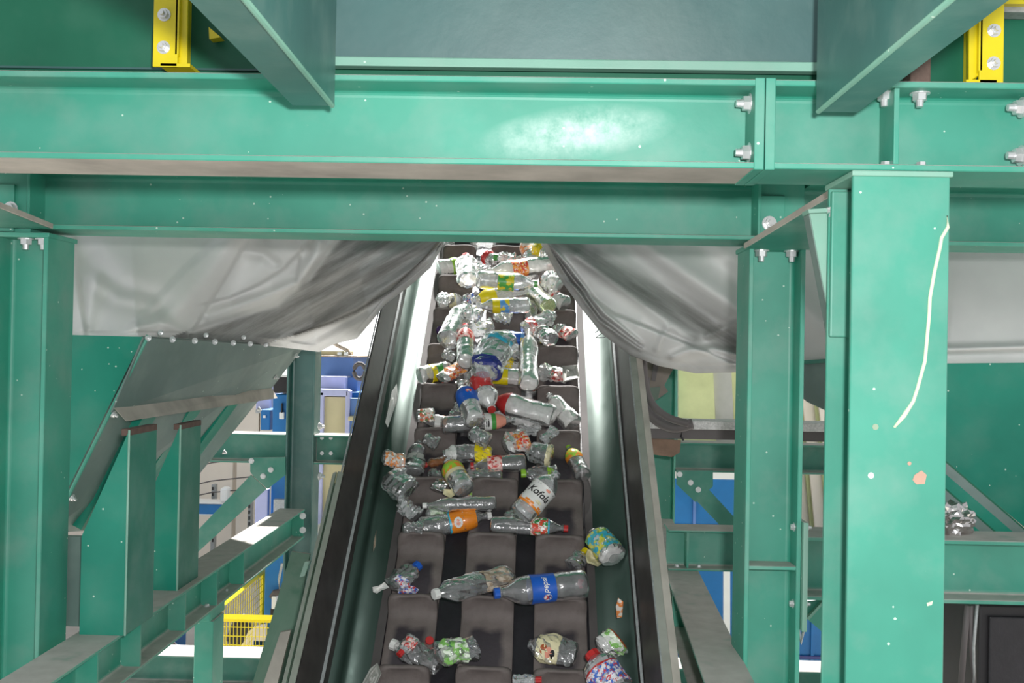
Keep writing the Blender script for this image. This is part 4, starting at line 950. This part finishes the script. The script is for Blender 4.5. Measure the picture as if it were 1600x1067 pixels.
def bottle(kind, base, cap, rpx, label, body='pet', lab_=None, capm=None, crush=.12, flat=.9, name=None, cat='bottle', patches=(), text=None, bend=0, nmax=.34, stack=True):
    """base, cap: measured ends; rpx: half width; lab_: [(t0, t1, material, arc)] bands of the wrapped label."""
    SEED[0] += 1; sd = SEED[0]*7.31; rg = random.Random(SEED[0])
    A, B, r = settle(base, cap, rpx, flat, stack, nmax)
    X = (B-A); L = X.length; X.normalize(); Z = (NV-X*NV.dot(X)).normalized(); Y = Z.cross(X)
    mid = (A+B)/2; PRF = PROFS[kind]
    toeye = (EYE-mid).normalized(); thc = math.atan2(toeye.dot(Z), toeye.dot(Y))
    dents = [(rg.uniform(.12, .68), rg.uniform(0, 2*PI), rg.uniform(.08, .2), rg.uniform(.4, 1.0)) for _ in range(5)]
    twist = rg.uniform(-.5, .5)*crush
    def shape(t, th, k=1.0):
        rr = prof_r(PRF, t)*r*k
        cs, sn = math.cos(th), math.sin(th)
        soft = 1 if kind in 'ck' else max(0, min(1, (.80-t)/.12))
        q = Vector((t*L/r*.55+sd, cs*1.1, sn*1.1))
        nz = noise.noise(q)*.8 + (abs(noise.noise(q*2.1+Vector((5, 1, 2))))-.25)*.9
        if kind in 'ck': nz += (abs(noise.noise(q*4.3))-.22)*.7
        g = 1 + crush*nz*soft
        for (dt, dth, dw, da) in dents:
            dd = ((t-dt)/dw)**2 + ((math.atan2(math.sin(th-dth), math.cos(th-dth)))/.7)**2
            g -= crush*.8*da*math.exp(-dd)*soft
        g = max(.25, g); rr *= g; th2 = th + twist*t*3
        x = (t-.5)*L; y = rr*math.cos(th2); z = rr*math.sin(th2)*(flat+(1-flat)*(1-soft))
        y += bend*r*math.sin(PI*t)
        return mid + X*x + Y*y + Z*z
    nm = name or ('crumpled_bottle' if kind in 'ck' else 'plastic_bottle')
    t_ = thing(nm, label, cat, mid, GROUP if cat == 'bottle' else None)
    ring = [t for t, _ in PRF]; vs, fs = [], []
    # the two profile points at t = 0 need their own radii
    for i, (t, rr_) in enumerate(PRF):
        for j in range(NSEG):
            th = 2*PI*j/NSEG
            if rr_ == 0: vs.append(shape(t, th, 0))
            elif i and t == PRF[i-1][0] and kind != 'x':
                base_r = prof_r(PRF, t); vs.append(shape(t, th, rr_/base_r if base_r else rr_) if base_r else mid + X*((t-.5)*L) + Y*(r*rr_*math.cos(th)) + Z*(r*rr_*flat*math.sin(th)))
            else: vs.append(shape(t, th))
    for i in range(len(PRF)-1):
        for j in range(NSEG): fs.append((i*NSEG+j, (i+1)*NSEG+j, (i+1)*NSEG+(j+1) % NSEG, i*NSEG+(j+1) % NSEG))
    mb = MB(); mb.add(vs, fs); o = mb.build('body', M[body], t_, smooth=(kind not in 'ck'))
    main = None
    for (t0, t1, mt, arc) in (lab_ or ()):
        n1, n2 = 7, max(6, int(22*arc)); mb = MB(); vv = []
        for i in range(n1+1):
            for j in range(n2+1):
                tt = t0+(t1-t0)*i/n1; jag = (rg.uniform(-.012, .012) if (kind in 'ck' and i in (0, n1)) else 0)
                th = thc + (j/n2-.5)*2*PI*arc
                vv.append(shape(tt+jag, th, 1.03 + (.02*noise.noise((tt*9, th*2, sd)) if kind in 'ck' else 0)))
        mb.add(vv, [(i*(n2+1)+j, (i+1)*(n2+1)+j, (i+1)*(n2+1)+j+1, i*(n2+1)+j+1) for i in range(n1) for j in range(n2)])
        last = mb.build('label_wrap', M[mt], t_, smooth=(kind not in 'ck'))
        main = main or last
    for (tc, dth, ht, hth, mt) in patches:               # printed emblem or panel lying on the label
        mb = MB(); N = 14; vv = [shape(tc, thc+dth, 1.05)] + [shape(tc+ht*math.cos(2*PI*i/N), thc+dth+hth*math.sin(2*PI*i/N), 1.05) for i in range(N)]
        mb.add(vv, [(0, i+1, (i+1) % N+1) for i in range(N)]); mb.build('emblem', M[mt], main or t_)
    if text:
        (s, tc, dth, size, mt, along) = text
        cu = bpy.data.curves.new('lettering', 'FONT'); cu.body = s; cu.size = 1; cu.align_x = 'CENTER'; cu.align_y = 'CENTER'; cu.resolution_u = 3; cu.shear = .25; cu.offset = .02
        to = bpy.data.objects.new('lettering', cu); COL.objects.link(to); bpy.context.view_layer.update()
        me = bpy.data.meshes.new_from_object(to.evaluated_get(bpy.context.evaluated_depsgraph_get()))
        bpy.data.objects.remove(to)
        bm = bmesh.new(); bm.from_mesh(me); bmesh.ops.subdivide_edges(bm, edges=[e for e in bm.edges if e.calc_length() > .25], cuts=2)
        for v in bm.verts:
            x, y = v.co.x*size, v.co.y*size              # size in metres; text runs along the bottle or around it
            if along: tt, th = tc + along*x/L, thc+dth - along*-y/r*1.0
            else: tt, th = tc + y/L, thc+dth + x/r
            v.co = shape(tt, th, 1.06)
        bm.to_mesh(me); bm.free(); me.materials.clear(); me.materials.append(M[mt])
        o2 = bpy.data.objects.new('lettering', me); COL.objects.link(o2); hang(o2, main or t_)
    if capm:
        mb = MB(); N = 20; cx0, cx1 = .942, 1.0; rc = r*.36 if kind in 'br' else max(.012, r*.42)
        if kind in 'ck': cx0, cx1 = .97, .97+.022/L
        vv = []
        for (tt, k_) in ((cx0, 1), (cx1-.004, 1), (cx1, .86)):
            for j in range(N):
                th = 2*PI*j/N; q_ = rc*k_*(1 if j % 2 else .93); vv.append(mid + X*((tt-.5)*L) + Y*(q_*math.cos(th)) + Z*(q_*math.sin(th)))
        ff = [(i*N+j, (i+1)*N+j, (i+1)*N+(j+1) % N, i*N+(j+1) % N) for i in range(2) for j in range(N)]+[tuple(range(2*N, 3*N)), tuple(reversed(range(N)))]
        mb.add(vv, ff); mb.build('cap', M[capm], t_)
    return t_
def cap_only(x, y, rpx, mat, label):
    A, B, r = settle((x, y), (x, y+.5), rpx, .5, True)
    t_ = thing('bottle_cap', label, 'cap', A); mb = MB(); N = 20; vv = []
    T_ = (NV*.8+Vector((.2, -.55, .1))).normalized(); X = T_.cross(Vector((1, 0, .1))).normalized(); Y = T_.cross(X)
    for (h, k_) in ((-.5, 1), (.4, 1), (.5, .88)):
        for j in range(N):
            th = 2*PI*j/N; q = r*k_*(1 if j % 2 else .94); vv.append(A+T_*(h*r*.9)+X*(q*math.cos(th))+Y*(q*math.sin(th)))
    mb.add(vv, [(i*N+j, i*N+(j+1) % N, (i+1)*N+(j+1) % N, (i+1)*N+j) for i in range(2) for j in range(N)]+[tuple(range(2*N, 3*N)), tuple(reversed(range(N)))])
    mb.build('shell', M[mat], t_)
def scrap(pts, mat, label, cat='scrap', name='paper_scrap', lift=.02, wob=.012):
    """a torn sheet: an outline with its own curl and thickness lying on the belt"""
    SEED[0] += 1; cx, cy = sum(p[0] for p in pts)/len(pts), sum(p[1] for p in pts)/len(pts)
    u0 = (on_plane(cx, cy, .1)-BO).x; s_ = (on_plane(cx, cy, .05)-BO).dot(SV); n0 = surf(u0)+lift
    if cleat_at(u0) and abs((s_+PITCH/2) % PITCH-PITCH/2) < .05: n0 = max(n0, HC+.012)
    for q in PLACED:
        for c, rc in q:
            if (on_plane(cx, cy, n0)-c).length < rc+.02: n0 = max(n0, (c-BO).dot(NV)+rc*.85)
    t_ = thing(name, label, cat, on_plane(cx, cy, n0)); mb = MB(); N = len(pts); vv = []
    R_ = 5
    for i in range(R_+1):
        for (x, y) in pts:
            f = i/R_; px, py = cx+(x-cx)*f, cy+(y-cy)*f; nn = n0 + wob*noise.noise((px*.13, py*.13, SEED[0]*3.3))*(.3+f)+ wob*.8*f*f
            vv.append(on_plane(px, py, nn))
    mb.add(vv, [(i*N+j, (i+1)*N+j, (i+1)*N+(j+1) % N, i*N+(j+1) % N) for i in range(R_) for j in range(N)])
    o = mb.build('sheet', M[mat], t_); so = o.modifiers.new('thickness', 'SOLIDIFY'); so.thickness = .0015
    PLACED.append([(on_plane(cx, cy, n0), .012)])
W1 = .9
# ---- bottom rows, nearest the viewer
bottle('b', (917, 912), (772, 927), 21, 'large clear bottle with a blue wrap label, lying across near the bottom', 'pet_grey', [(.36, .62, 'labelblue', 1)], 'labelblue', .05, .95,
       patches=((.46, -.62, .045, .26, 'white'), (.478, -.62, .026, .2, 'red'), (.44, -.62, .02, .2, 'navy')), text=('pepsi', .48, .25, .030, 'white', 0))
scrap([(904, 904), (913, 906), (909, 913), (911, 919), (905, 920), (902, 912)], 'pink', 'pink tag stuck on the base of the large blue-labelled bottle', 'tag', 'pink_tag', .05, .004)
bottle('c', (800, 898), (681, 928), 18, 'crushed clear bottle with white cap beside the large blue-labelled bottle', 'pet_grey', [(.10, .42, 'tan', .42)], 'white', .28, .8)
bottle('k', (612, 918), (650, 886), 17, 'crushed clear bottle with blue scraps on the left cleat, second row from bottom', 'pet_grey', [(.12, .40, 'bluered', .3)], 'labelblue', .4, .6)
scrap([(621, 921), (632, 914), (646, 915), (655, 921), (650, 927), (622, 927)], 'bluered', 'blue and red label scrap against the left cleat, near the bottom', 'label')
bottle('c', (893, 886), (912, 864), 13, 'small crushed clear bottle with yellow cap by the right skirt', 'pet_grey', None, 'yellow', .3, .8)
bottle('c', (960, 872), (926, 830), 20, 'crushed bottle with turquoise and yellow label on the right skirt', 'pet_milky', [(.16, .78, 'aqua', .62)], None, .14, .8)
scrap([(918, 858), (932, 861), (949, 874), (934, 885), (917, 879), (915, 868)], 'cream_l', 'pale cardboard scrap under the turquoise-labelled bottle', wob=.02)
scrap([(582, 917), (592, 915), (601, 909), (608, 918), (596, 922), (589, 927), (583, 925)], 'white', 'torn white paper on the left dark green skirt', wob=.02)
bottle('c', (690, 1040), (617, 1008), 19, 'crushed clear bottle with red cap on the left bottom cleats', 'pet_grey', None, 'white', .34, .7)
bottle('k', (648, 996), (628, 1018), 10, 'crumpled red-capped bottle neck at bottom left of the belt', 'pet', [(.2, .8, 'redwhite', .5)], 'red', .4, .7)
cap_only(671, 1001, 6, 'red', 'round red cap between the two bottom left crushed bottles')
bottle('k', (744, 1010), (680, 1024), 20, 'crumpled clear bottle with pale green label near the bottom middle', 'pet_grey', [(.30, .92, 'whitegreen', .5)], None, .36, .75)
scrap([(680, 1003), (700, 997), (722, 1000), (738, 993), (735, 1006), (705, 1010)], 'tan', 'brown paper strip on the pale green labelled bottle', wob=.02)
bottle('c', (902, 1024), (826, 1006), 20, 'crumpled bottle with cream and orange label on the bottom right cleat', 'pet_grey', [(.36, .82, 'cream_l', .5)], None, .26, .75,
       patches=((.66, .0, .07, .4, 'rust'), (.55, -.2, .07, .45, 'salmon'), (.47, -.3, .05, .4, 'ink')))
bottle('c', (968, 996), (938, 1022), 20, 'crumpled bottle with green and white label on the right skirt, near the bottom', 'pet_milky', [(.08, .5, 'whitegreen', .6), (.02, .10, 'rust', .5)], None, .3, .8)
bottle('c', (966, 1082), (928, 1026), 26, 'bottle with blue and white label in the bottom right corner of the belt', 'pet', [(.08, .60, 'bluered', .7), (.60, .64, 'red', .7)], 'red', .12, .9)
scrap([(566, 1067), (578, 1045), (590, 1036), (596, 1052), (586, 1075), (566, 1085)], 'grey', 'clear film scrap at the bottom left edge of the belt', 'film', 'film_scrap', .03, .03)
bottle('k', (800, 1062), (838, 1062), 9, 'crumpled clear bottle cut by the bottom edge of the view', 'pet', None, 'red', .4, .7)
# ---- fourth row up: orange-labelled and long lettered bottles
bottle('b', (655, 826), (768, 805), 16, 'clear bottle with orange label and white roundel, white cap at right', 'pet_grey', [(.42, .78, 'orange', .9), (.40, .43, 'cyan', .9)], 'white', .10, .9, patches=((.52, .05, .06, .52, 'white'), (.52, .05, .03, .28, 'salmon')))
bottle('b', (766, 820), (888, 826), 14, 'clear bottle with green and red label and red cap at right', 'pet_grey', [(.52, .74, 'greenred', 1), (.74, .76, 'cyan', 1)], 'red', .16, .9)
bottle('k', (704, 800), (664, 806), 15, 'crumpled clear bottle with pale green label above the orange-labelled bottle', 'pet', [(.05, .8, 'whitegreen', .5)], None, .34, .6)
bottle('k', (662, 824), (628, 824), 9, 'small glittering crumpled bottle left of the orange-labelled bottle', 'pet_grey', None, None, .45, .7)
bottle('k', (652, 806), (626, 786), 13, 'crumpled clear bottle at the left end of the orange-label row', 'pet', None, None, .45, .7)
bottle('r', (776, 786), (660, 790), 11, 'ribbed clear bottle with white cap at left, above the orange-labelled bottle', 'pet_grey', None, 'white', .14, .9)
bottle('c', (684, 768), (692, 748), 11, 'wedge of crumpled silvery plastic beside the pink label scrap', 'foil', None, None, .5, .6, name='crumpled_plastic', cat='scrap')
scrap([(694, 764), (712, 765), (713, 772), (704, 778), (692, 772)], 'cream_l', 'cream label scrap with a pink spot beside the silvery wedge', 'label')
bottle('k', (720, 776), (738, 768), 8, 'small crumpled bottle with pink and lime label', 'pet_milky', [(.1, .6, 'salmon', .6), (.6, .9, 'lime', .6)], None, .3, .8)
bottle('b', (812, 806), (872, 738), 19, 'clear bottle with white label lettered in black, leaning on the right cleats', 'pet', [(.24, .64, 'white', 1), (.20, .28, 'orange', 1)], None, .05, .95,
       patches=((.585, .35, .022, .2, 'salmon'), (.33, .35, .03, .3, 'cream_l')), text=('Kofola', .46, -.05, .043, 'ink', 0))
# ---- fifth row up
bottle('k', (640, 768), (606, 742), 22, 'large limp clear bottle at the left edge of the belt', 'pet_grey', None, None, .3, .6)
bottle('b', (644, 742), (656, 690), 15, 'clear bottle pointing up the belt near the left edge', 'pet_grey', [(.36, .5, 'grey', .5)], None, .3, .85)
bottle('k', (632, 722), (596, 714), 14, 'crumpled bottle with orange and white label at the left edge', 'pet', [(.05, .9, 'whiteorange', .5)], None, .28, .7)
bottle('b', (726, 766), (698, 718), 16, 'clear bottle with orange label and lime print, pointing up the belt', 'pet', [(.50, .84, 'orangelime', 1), (.40, .50, 'cream_l', 1)], None, .06, .95)
bottle('c', (700, 718), (666, 726), 8, 'amber bottle neck with red cap left of the orange-labelled bottle', 'pet_amber', None, 'red', .15, .9)
bottle('c', (770, 706), (692, 708), 15, 'smoky crushed bottle with bright yellow label', 'pet_grey', [(.03, .36, 'yellow', .42), (.72, .95, 'white', .35)], None, .28, .75)
bottle('b', (822, 722), (735, 728), 14, 'clear bottle with pinkish red label below the yellow label', 'pet_grey', [(.44, .70, 'redwhite', 1)], 'red', .14, .9)
bottle('k', (785, 744), (726, 742), 11, 'glittering crumpled bottle below the pinkish red label', 'pet_grey', None, None, .4, .7)
bottle('k', (826, 684), (786, 698), 19, 'crumpled clear bottle with red and white label at mid belt', 'pet_milky', [(.05, .55, 'redorange', .42)], None, .3, .6)
bottle('c', (864, 712), (822, 704), 17, 'smoky clear bottle with cream label end, right of the red crumpled one', 'pet_grey', [(.02, .22, 'cream_l', .6)], None, .18, .85)
bottle('b', (912, 746), (888, 698), 12, 'small clear bottle with lime and orange label and lime cap on the right cleat', 'pet_grey', [(.52, .82, 'orangelime', 1)], 'lime', .08, .95)
bottle('k', (872, 738), (820, 740), 13, 'crumpled bottle with lime scraps above the black-lettered bottle', 'pet_grey', [(.15, .34, 'lime', .25)], 'lime', .36, .7)
# ---- sixth row up
bottle('b', (738, 664), (652, 656), 11, 'clear bottle with orange band lying on the left cleat', 'pet_grey', [(.44, .54, 'orange', 1), (.54, .66, 'white', .5)], None, .22, .9)
bottle('k', (680, 648), (650, 650), 10, 'small crumpled bottle with multicoloured print at the left edge', 'pet', [(.1, .8, 'multi', .5)], None, .4, .7)
bottle('b', (690, 664), (806, 656), 13, 'clear bottle with black, green and orange label, mid belt', 'pet_grey', [(.56, .66, 'white', 1), (.66, .72, 'green_l', 1), (.72, .86, 'salmon', .9)], None, .12, .9, patches=((.585, .1, .012, .5, 'ink'), (.615, .1, .012, .5, 'ink')))
bottle('r', (850, 660), (764, 646), 13, 'ribbed clear bottle under the red-labelled one', 'pet_milky', None, None, .15, .9)
bottle('b', (866, 652), (764, 622), 17, 'large clear bottle with red label on its shoulder, lying across', 'pet_milky', [(.68, .86, 'red', 1)], None, .12, .9)
bottle('b', (896, 664), (856, 616), 15, 'milky clear bottle leaning against the right cleat, sixth row', 'pet_milky', None, None, .16, .9)
bottle('k', (712, 652), (724, 628), 11, 'dark smoky crumpled bottle left of the blue-labelled one', 'pet_grey', None, None, .35, .8)
bottle('b', (744, 660), (720, 598), 15, 'milky bottle with bright blue label, mid belt', 'pet_milky', [(.42, .74, 'labelblue', 1)], None, .08, .95, patches=((.62, .5, .04, .3, 'redwhite'),))
bottle('b', (746, 580), (769, 642), 16, 'clear bottle with red label and red cap pointing down the belt', 'pet_milky', [(.18, .52, 'red', 1)], 'red', .12, .9)
bottle('k', (736, 606), (712, 598), 9, 'small milky crumpled bottle above the blue label', 'pet_milky', None, None, .3, .8)
# ---- seventh row up
bottle('b', (654, 588), (716, 574), 14, 'clear bottle with yellow band and green spot at the left edge', 'pet', [(.30, .42, 'yellow', 1), (.44, .58, 'green_l', .3)], None, .12, .9)
bottle('k', (690, 592), (730, 566), 11, 'crumpled clear bottle with red printed label, left part of the belt', 'pet', [(.1, .75, 'redorange', .5)], None, .36, .7)
cap_only(695, 603, 6, 'red', 'red cap perched on the left cleat, seventh row')
bottle('b', (838, 590), (728, 588), 15, 'long milky bottle with yellow label patch, mid belt', 'pet_milky', [(.40, .68, 'yellow', .34)], None, .14, .85)
bottle('k', (776, 566), (814, 572), 8, 'small crumpled bottle with pale blue label, mid belt', 'pet_milky', [(.2, .7, 'blueyellow', .5)], None, .25, .8)
bottle('k', (888, 588), (838, 580), 14, 'crumpled clear bottle with red stripes, right cleat', 'pet', [(.1, .5, 'redwhite', .35)], None, .4, .65)
scrap([(878, 572), (902, 570), (906, 590), (880, 598)], 'grey', 'clear film scrap at the right edge of the belt', 'film', 'film_scrap', .02, .03)
cap_only(833, 604, 6, 'salmon', 'orange-pink cap below the long milky bottle')
bottle('b', (826, 604), (826, 516), 14, 'clear bottle standing up the belt right of the middle', 'pet_milky', None, None, .18, .85)
# ---- eighth row up
bottle('r', (700, 534), (728, 474), 17, 'fat ribbed clear bottle slanting up the left cleats', 'pet', None, None, .12, .95)
cap_only(688, 516, 6, 'purple', 'dark purple cap left of the fat ribbed bottle')
bottle('b', (728, 568), (727, 508), 13, 'small bottle with faded red label and red cap, left of the middle', 'pet_milky', [(.52, .80, 'redwhite', 1)], 'red', .08, .95)
bottle('k', (752, 494), (722, 482), 13, 'crumpled clear bottle above the fat ribbed one', 'pet', None, None, .42, .7)
bottle('k', (772, 512), (730, 518), 16, 'wide crumpled clear bottle mid belt, eighth row', 'pet', None, None, .34, .7)
bottle('c', (754, 582), (792, 520), 25, 'big crushed clear bottle with dark blue base', 'pet', [(.02, .2, 'navy', .6), (.55, .68, 'cyan', .3)], None, .26, .8)
bottle('b', (780, 528), (848, 532), 11, 'clear bottle with blue and yellow label, lying across mid belt', 'pet', [(.22, .50, 'labelblue', 1), (.50, .62, 'blueyellow', 1)], 'yellow', .12, .9)
bottle('c', (816, 518), (868, 490), 15, 'crushed clear bottle with red streaked label, right of the middle', 'pet', [(.20, .42, 'redwhite', .5)], None, .36, .8)
bottle('k', (862, 532), (842, 514), 12, 'smoky crumpled bottle under the red streaked one', 'pet_grey', None, None, .3, .8)
bottle('k', (896, 526), (866, 510), 13, 'crumpled clear bottle with red and white print at the right cleat', 'pet', [(.05, .55, 'redwhite', .5)], None, .34, .6)
# ---- top rows
bottle('b', (684, 474), (728, 468), 12, 'clear bottle with yellowish label in the left cell, near the top', 'pet_milky', [(.36, .62, 'cream_l', 1)], None, .14, .9)
bottle('k', (744, 470), (722, 468), 11, 'crumpled bottle with blue printed label left of the yellow labels', 'pet_blue', [(.1, .6, 'bluered', .5)], None, .3, .8)
bottle('b', (822, 452), (736, 470), 13, 'clear bottle with yellow label at its left end, upper row', 'pet', [(.60, .86, 'yellow', 1)], None, .1, .9)
bottle('b', (828, 476), (746, 478), 12, 'clear bottle with yellow and blue label, in front of the yellow-labelled one', 'pet', [(.58, .72, 'yellow', 1), (.40, .58, 'blueyellow', 1)], None, .12, .9)
bottle('c', (824, 462), (830, 502), 11, 'crushed clear bottle with orange cap hanging over the middle cleat', 'pet', None, 'orange', .28, .8)
bottle('b', (858, 480), (824, 446), 13, 'yellow-green tinted bottle right of the yellow labels', 'pet_green', None, None, .12, .9)
bottle('b', (884, 476), (850, 458), 14, 'milky bottle seen base first with a red rim label, right of the tinted one', 'pet_milky', [(.42, .52, 'redwhite', 1)], None, .14, .9)
bottle('b', (744, 436), (840, 444), 14, 'clear bottle with green and yellow label, upper row', 'pet', [(.36, .62, 'greenyellow', 1)], 'green_l', .08, .92)
bottle('k', (876, 446), (848, 432), 17, 'crumpled clear bottle at the upper right of the belt', 'pet_milky', None, None, .32, .8)
bottle('k', (872, 424), (846, 420), 11, 'crumpled clear bottle with faint red print, upper right', 'pet_milky', [(.05, .6, 'redwhite', .4)], None, .3, .8)
bottle('b', (868, 412), (758, 425), 14, 'large clear bottle with red label across the top row', 'pet_milky', [(.44, .66, 'redorange', 1)], None, .1, .92)
bottle('b', (684, 420), (726, 412), 13, 'clear bottle with green end in the top left cell', 'pet_milky', [(.50, .66, 'lime', 1)], None, .12, .9)
bottle('c', (732, 440), (728, 402), 16, 'teardrop shaped milky crushed bottle with red cap, top left of middle', 'pet_milky', None, 'red', .16, .8)
bottle('k', (758, 426), (738, 418), 9, 'small crumpled clear bottle right of the teardrop shaped one', 'pet', None, None, .36, .8)
bottle('k', (780, 412), (756, 398), 12, 'crumpled bottle with red rim in the top row', 'pet', [(.6, .92, 'red', .6)], None, .3, .8)
bottle('k', (806, 406), (776, 402), 11, 'crumpled clear bottle with green speck in the top row', 'pet', None, 'green_l', .34, .8)
bottle('k', (820, 410), (802, 402), 8, 'small milky crumpled bottle in the top row', 'pet_milky', None, None, .34, .8)
bottle('b', (834, 412), (822, 372), 13, 'bottle with white and orange label at the top right of the belt', 'pet_milky', [(.34, .8, 'whiteorange', 1)], 'red', .06, .95)
bottle('k', (856, 394), (834, 382), 12, 'crumpled bottle with yellow label at the very top right', 'pet', [(.3, .95, 'yellow', .5)], None, .3, .8)
bottle('k', (708, 376), (690, 379), 9, 'crumpled clear bottle peeking under the crossbeam at top left', 'pet', None, None, .4, .8)
bottle('k', (776, 378), (734, 380), 11, 'crumpled clear bottle peeking under the crossbeam at top middle', 'pet', None, None, .34, .8)
# more half-hidden clear pieces filling the cells
for (b_, c_, r_, mt, lb) in (((706, 470), (684, 462), 10, 'pet', 'clear crumpled piece beside the yellowish label in the upper left cell'),
                             ((800, 500), (770, 492), 11, 'pet', 'clear crumpled piece on the middle cleat below the yellow and blue label'),
                             ((846, 672), (806, 670), 10, 'pet', 'limp clear piece below the large red-shouldered bottle'),
                             ((766, 690), (732, 676), 13, 'pet_grey', 'dark clear crumpled piece above the bright yellow label'),
                             ((686, 694), (662, 682), 10, 'pet_grey', 'smoky crumpled piece at the top of the left cell, fifth row'),
                             ((702, 746), (668, 738), 9, 'pet_grey', 'glittering crumpled piece left of the orange and lime label'),
                             ((838, 434), (814, 424), 11, 'pet_milky', 'milky crumpled piece above the green cap, upper row'),
                             ((812, 548), (786, 552), 12, 'pet', 'clear crumpled piece right of the dark blue base'),
                             ((712, 560), (690, 552), 9, 'pet', 'clear crumpled piece left of the faded red label'),
                             ((820, 800), (786, 812), 10, 'pet_grey', 'smoky crumpled piece beside the black-lettered bottle base'),
                             ((868, 670), (846, 690), 9, 'pet', 'clear crumpled piece between the red crumpled bottle and the right cleat'),
                             ((634, 770), (608, 772), 9, 'pet_grey', 'smoky crumpled piece at the left edge, fifth row')):
    bottle('k', b_, c_, r_, lb, mt, None, None, .36, .7)
# loose film and flakes wedged along the side walls
for i, (pts, lb) in enumerate((([(612, 612), (620, 600), (622, 622), (612, 650), (606, 668), (602, 660)], 'torn white film stuck on the left side wall'),
                               ([(584, 846), (588, 828), (587, 852), (583, 862)], 'thin pale film sliver along the left wall seam'),
                               ([(1028-62, 934), (974, 940), (972, 964), (964, 966), (962, 948)], 'small orange sweet wrapper wedged by the right wall'))):
    scrap(pts, ('white', 'tan', 'whiteorange')[i], lb, 'scrap', 'film_scrap', .01, .01)

# ------------------------------------------------------------------ groups of like things
from collections import defaultdict
by = defaultdict(list)
for o in bpy.data.objects:
    if o.parent is None and o.get('category') and not o.get('group'): by[o['category']].append(o)
for c, g in (('post', 'green steel posts and uprights'), ('beam', 'green steel beams'), ('sheet', 'cladding sheets behind the right posts'), ('cap', 'loose bottle caps on the conveyor'),
             ('scrap', 'torn scraps around the conveyor'), ('cable', 'cables'), ('brace', 'green sloping braces'), ('hose', 'hanging hoses'), ('fence', 'yellow mesh fence panels'), ('tarpaulin', 'grey tarpaulins beside the conveyor')):
    for o in by[c]: o['group'] = g
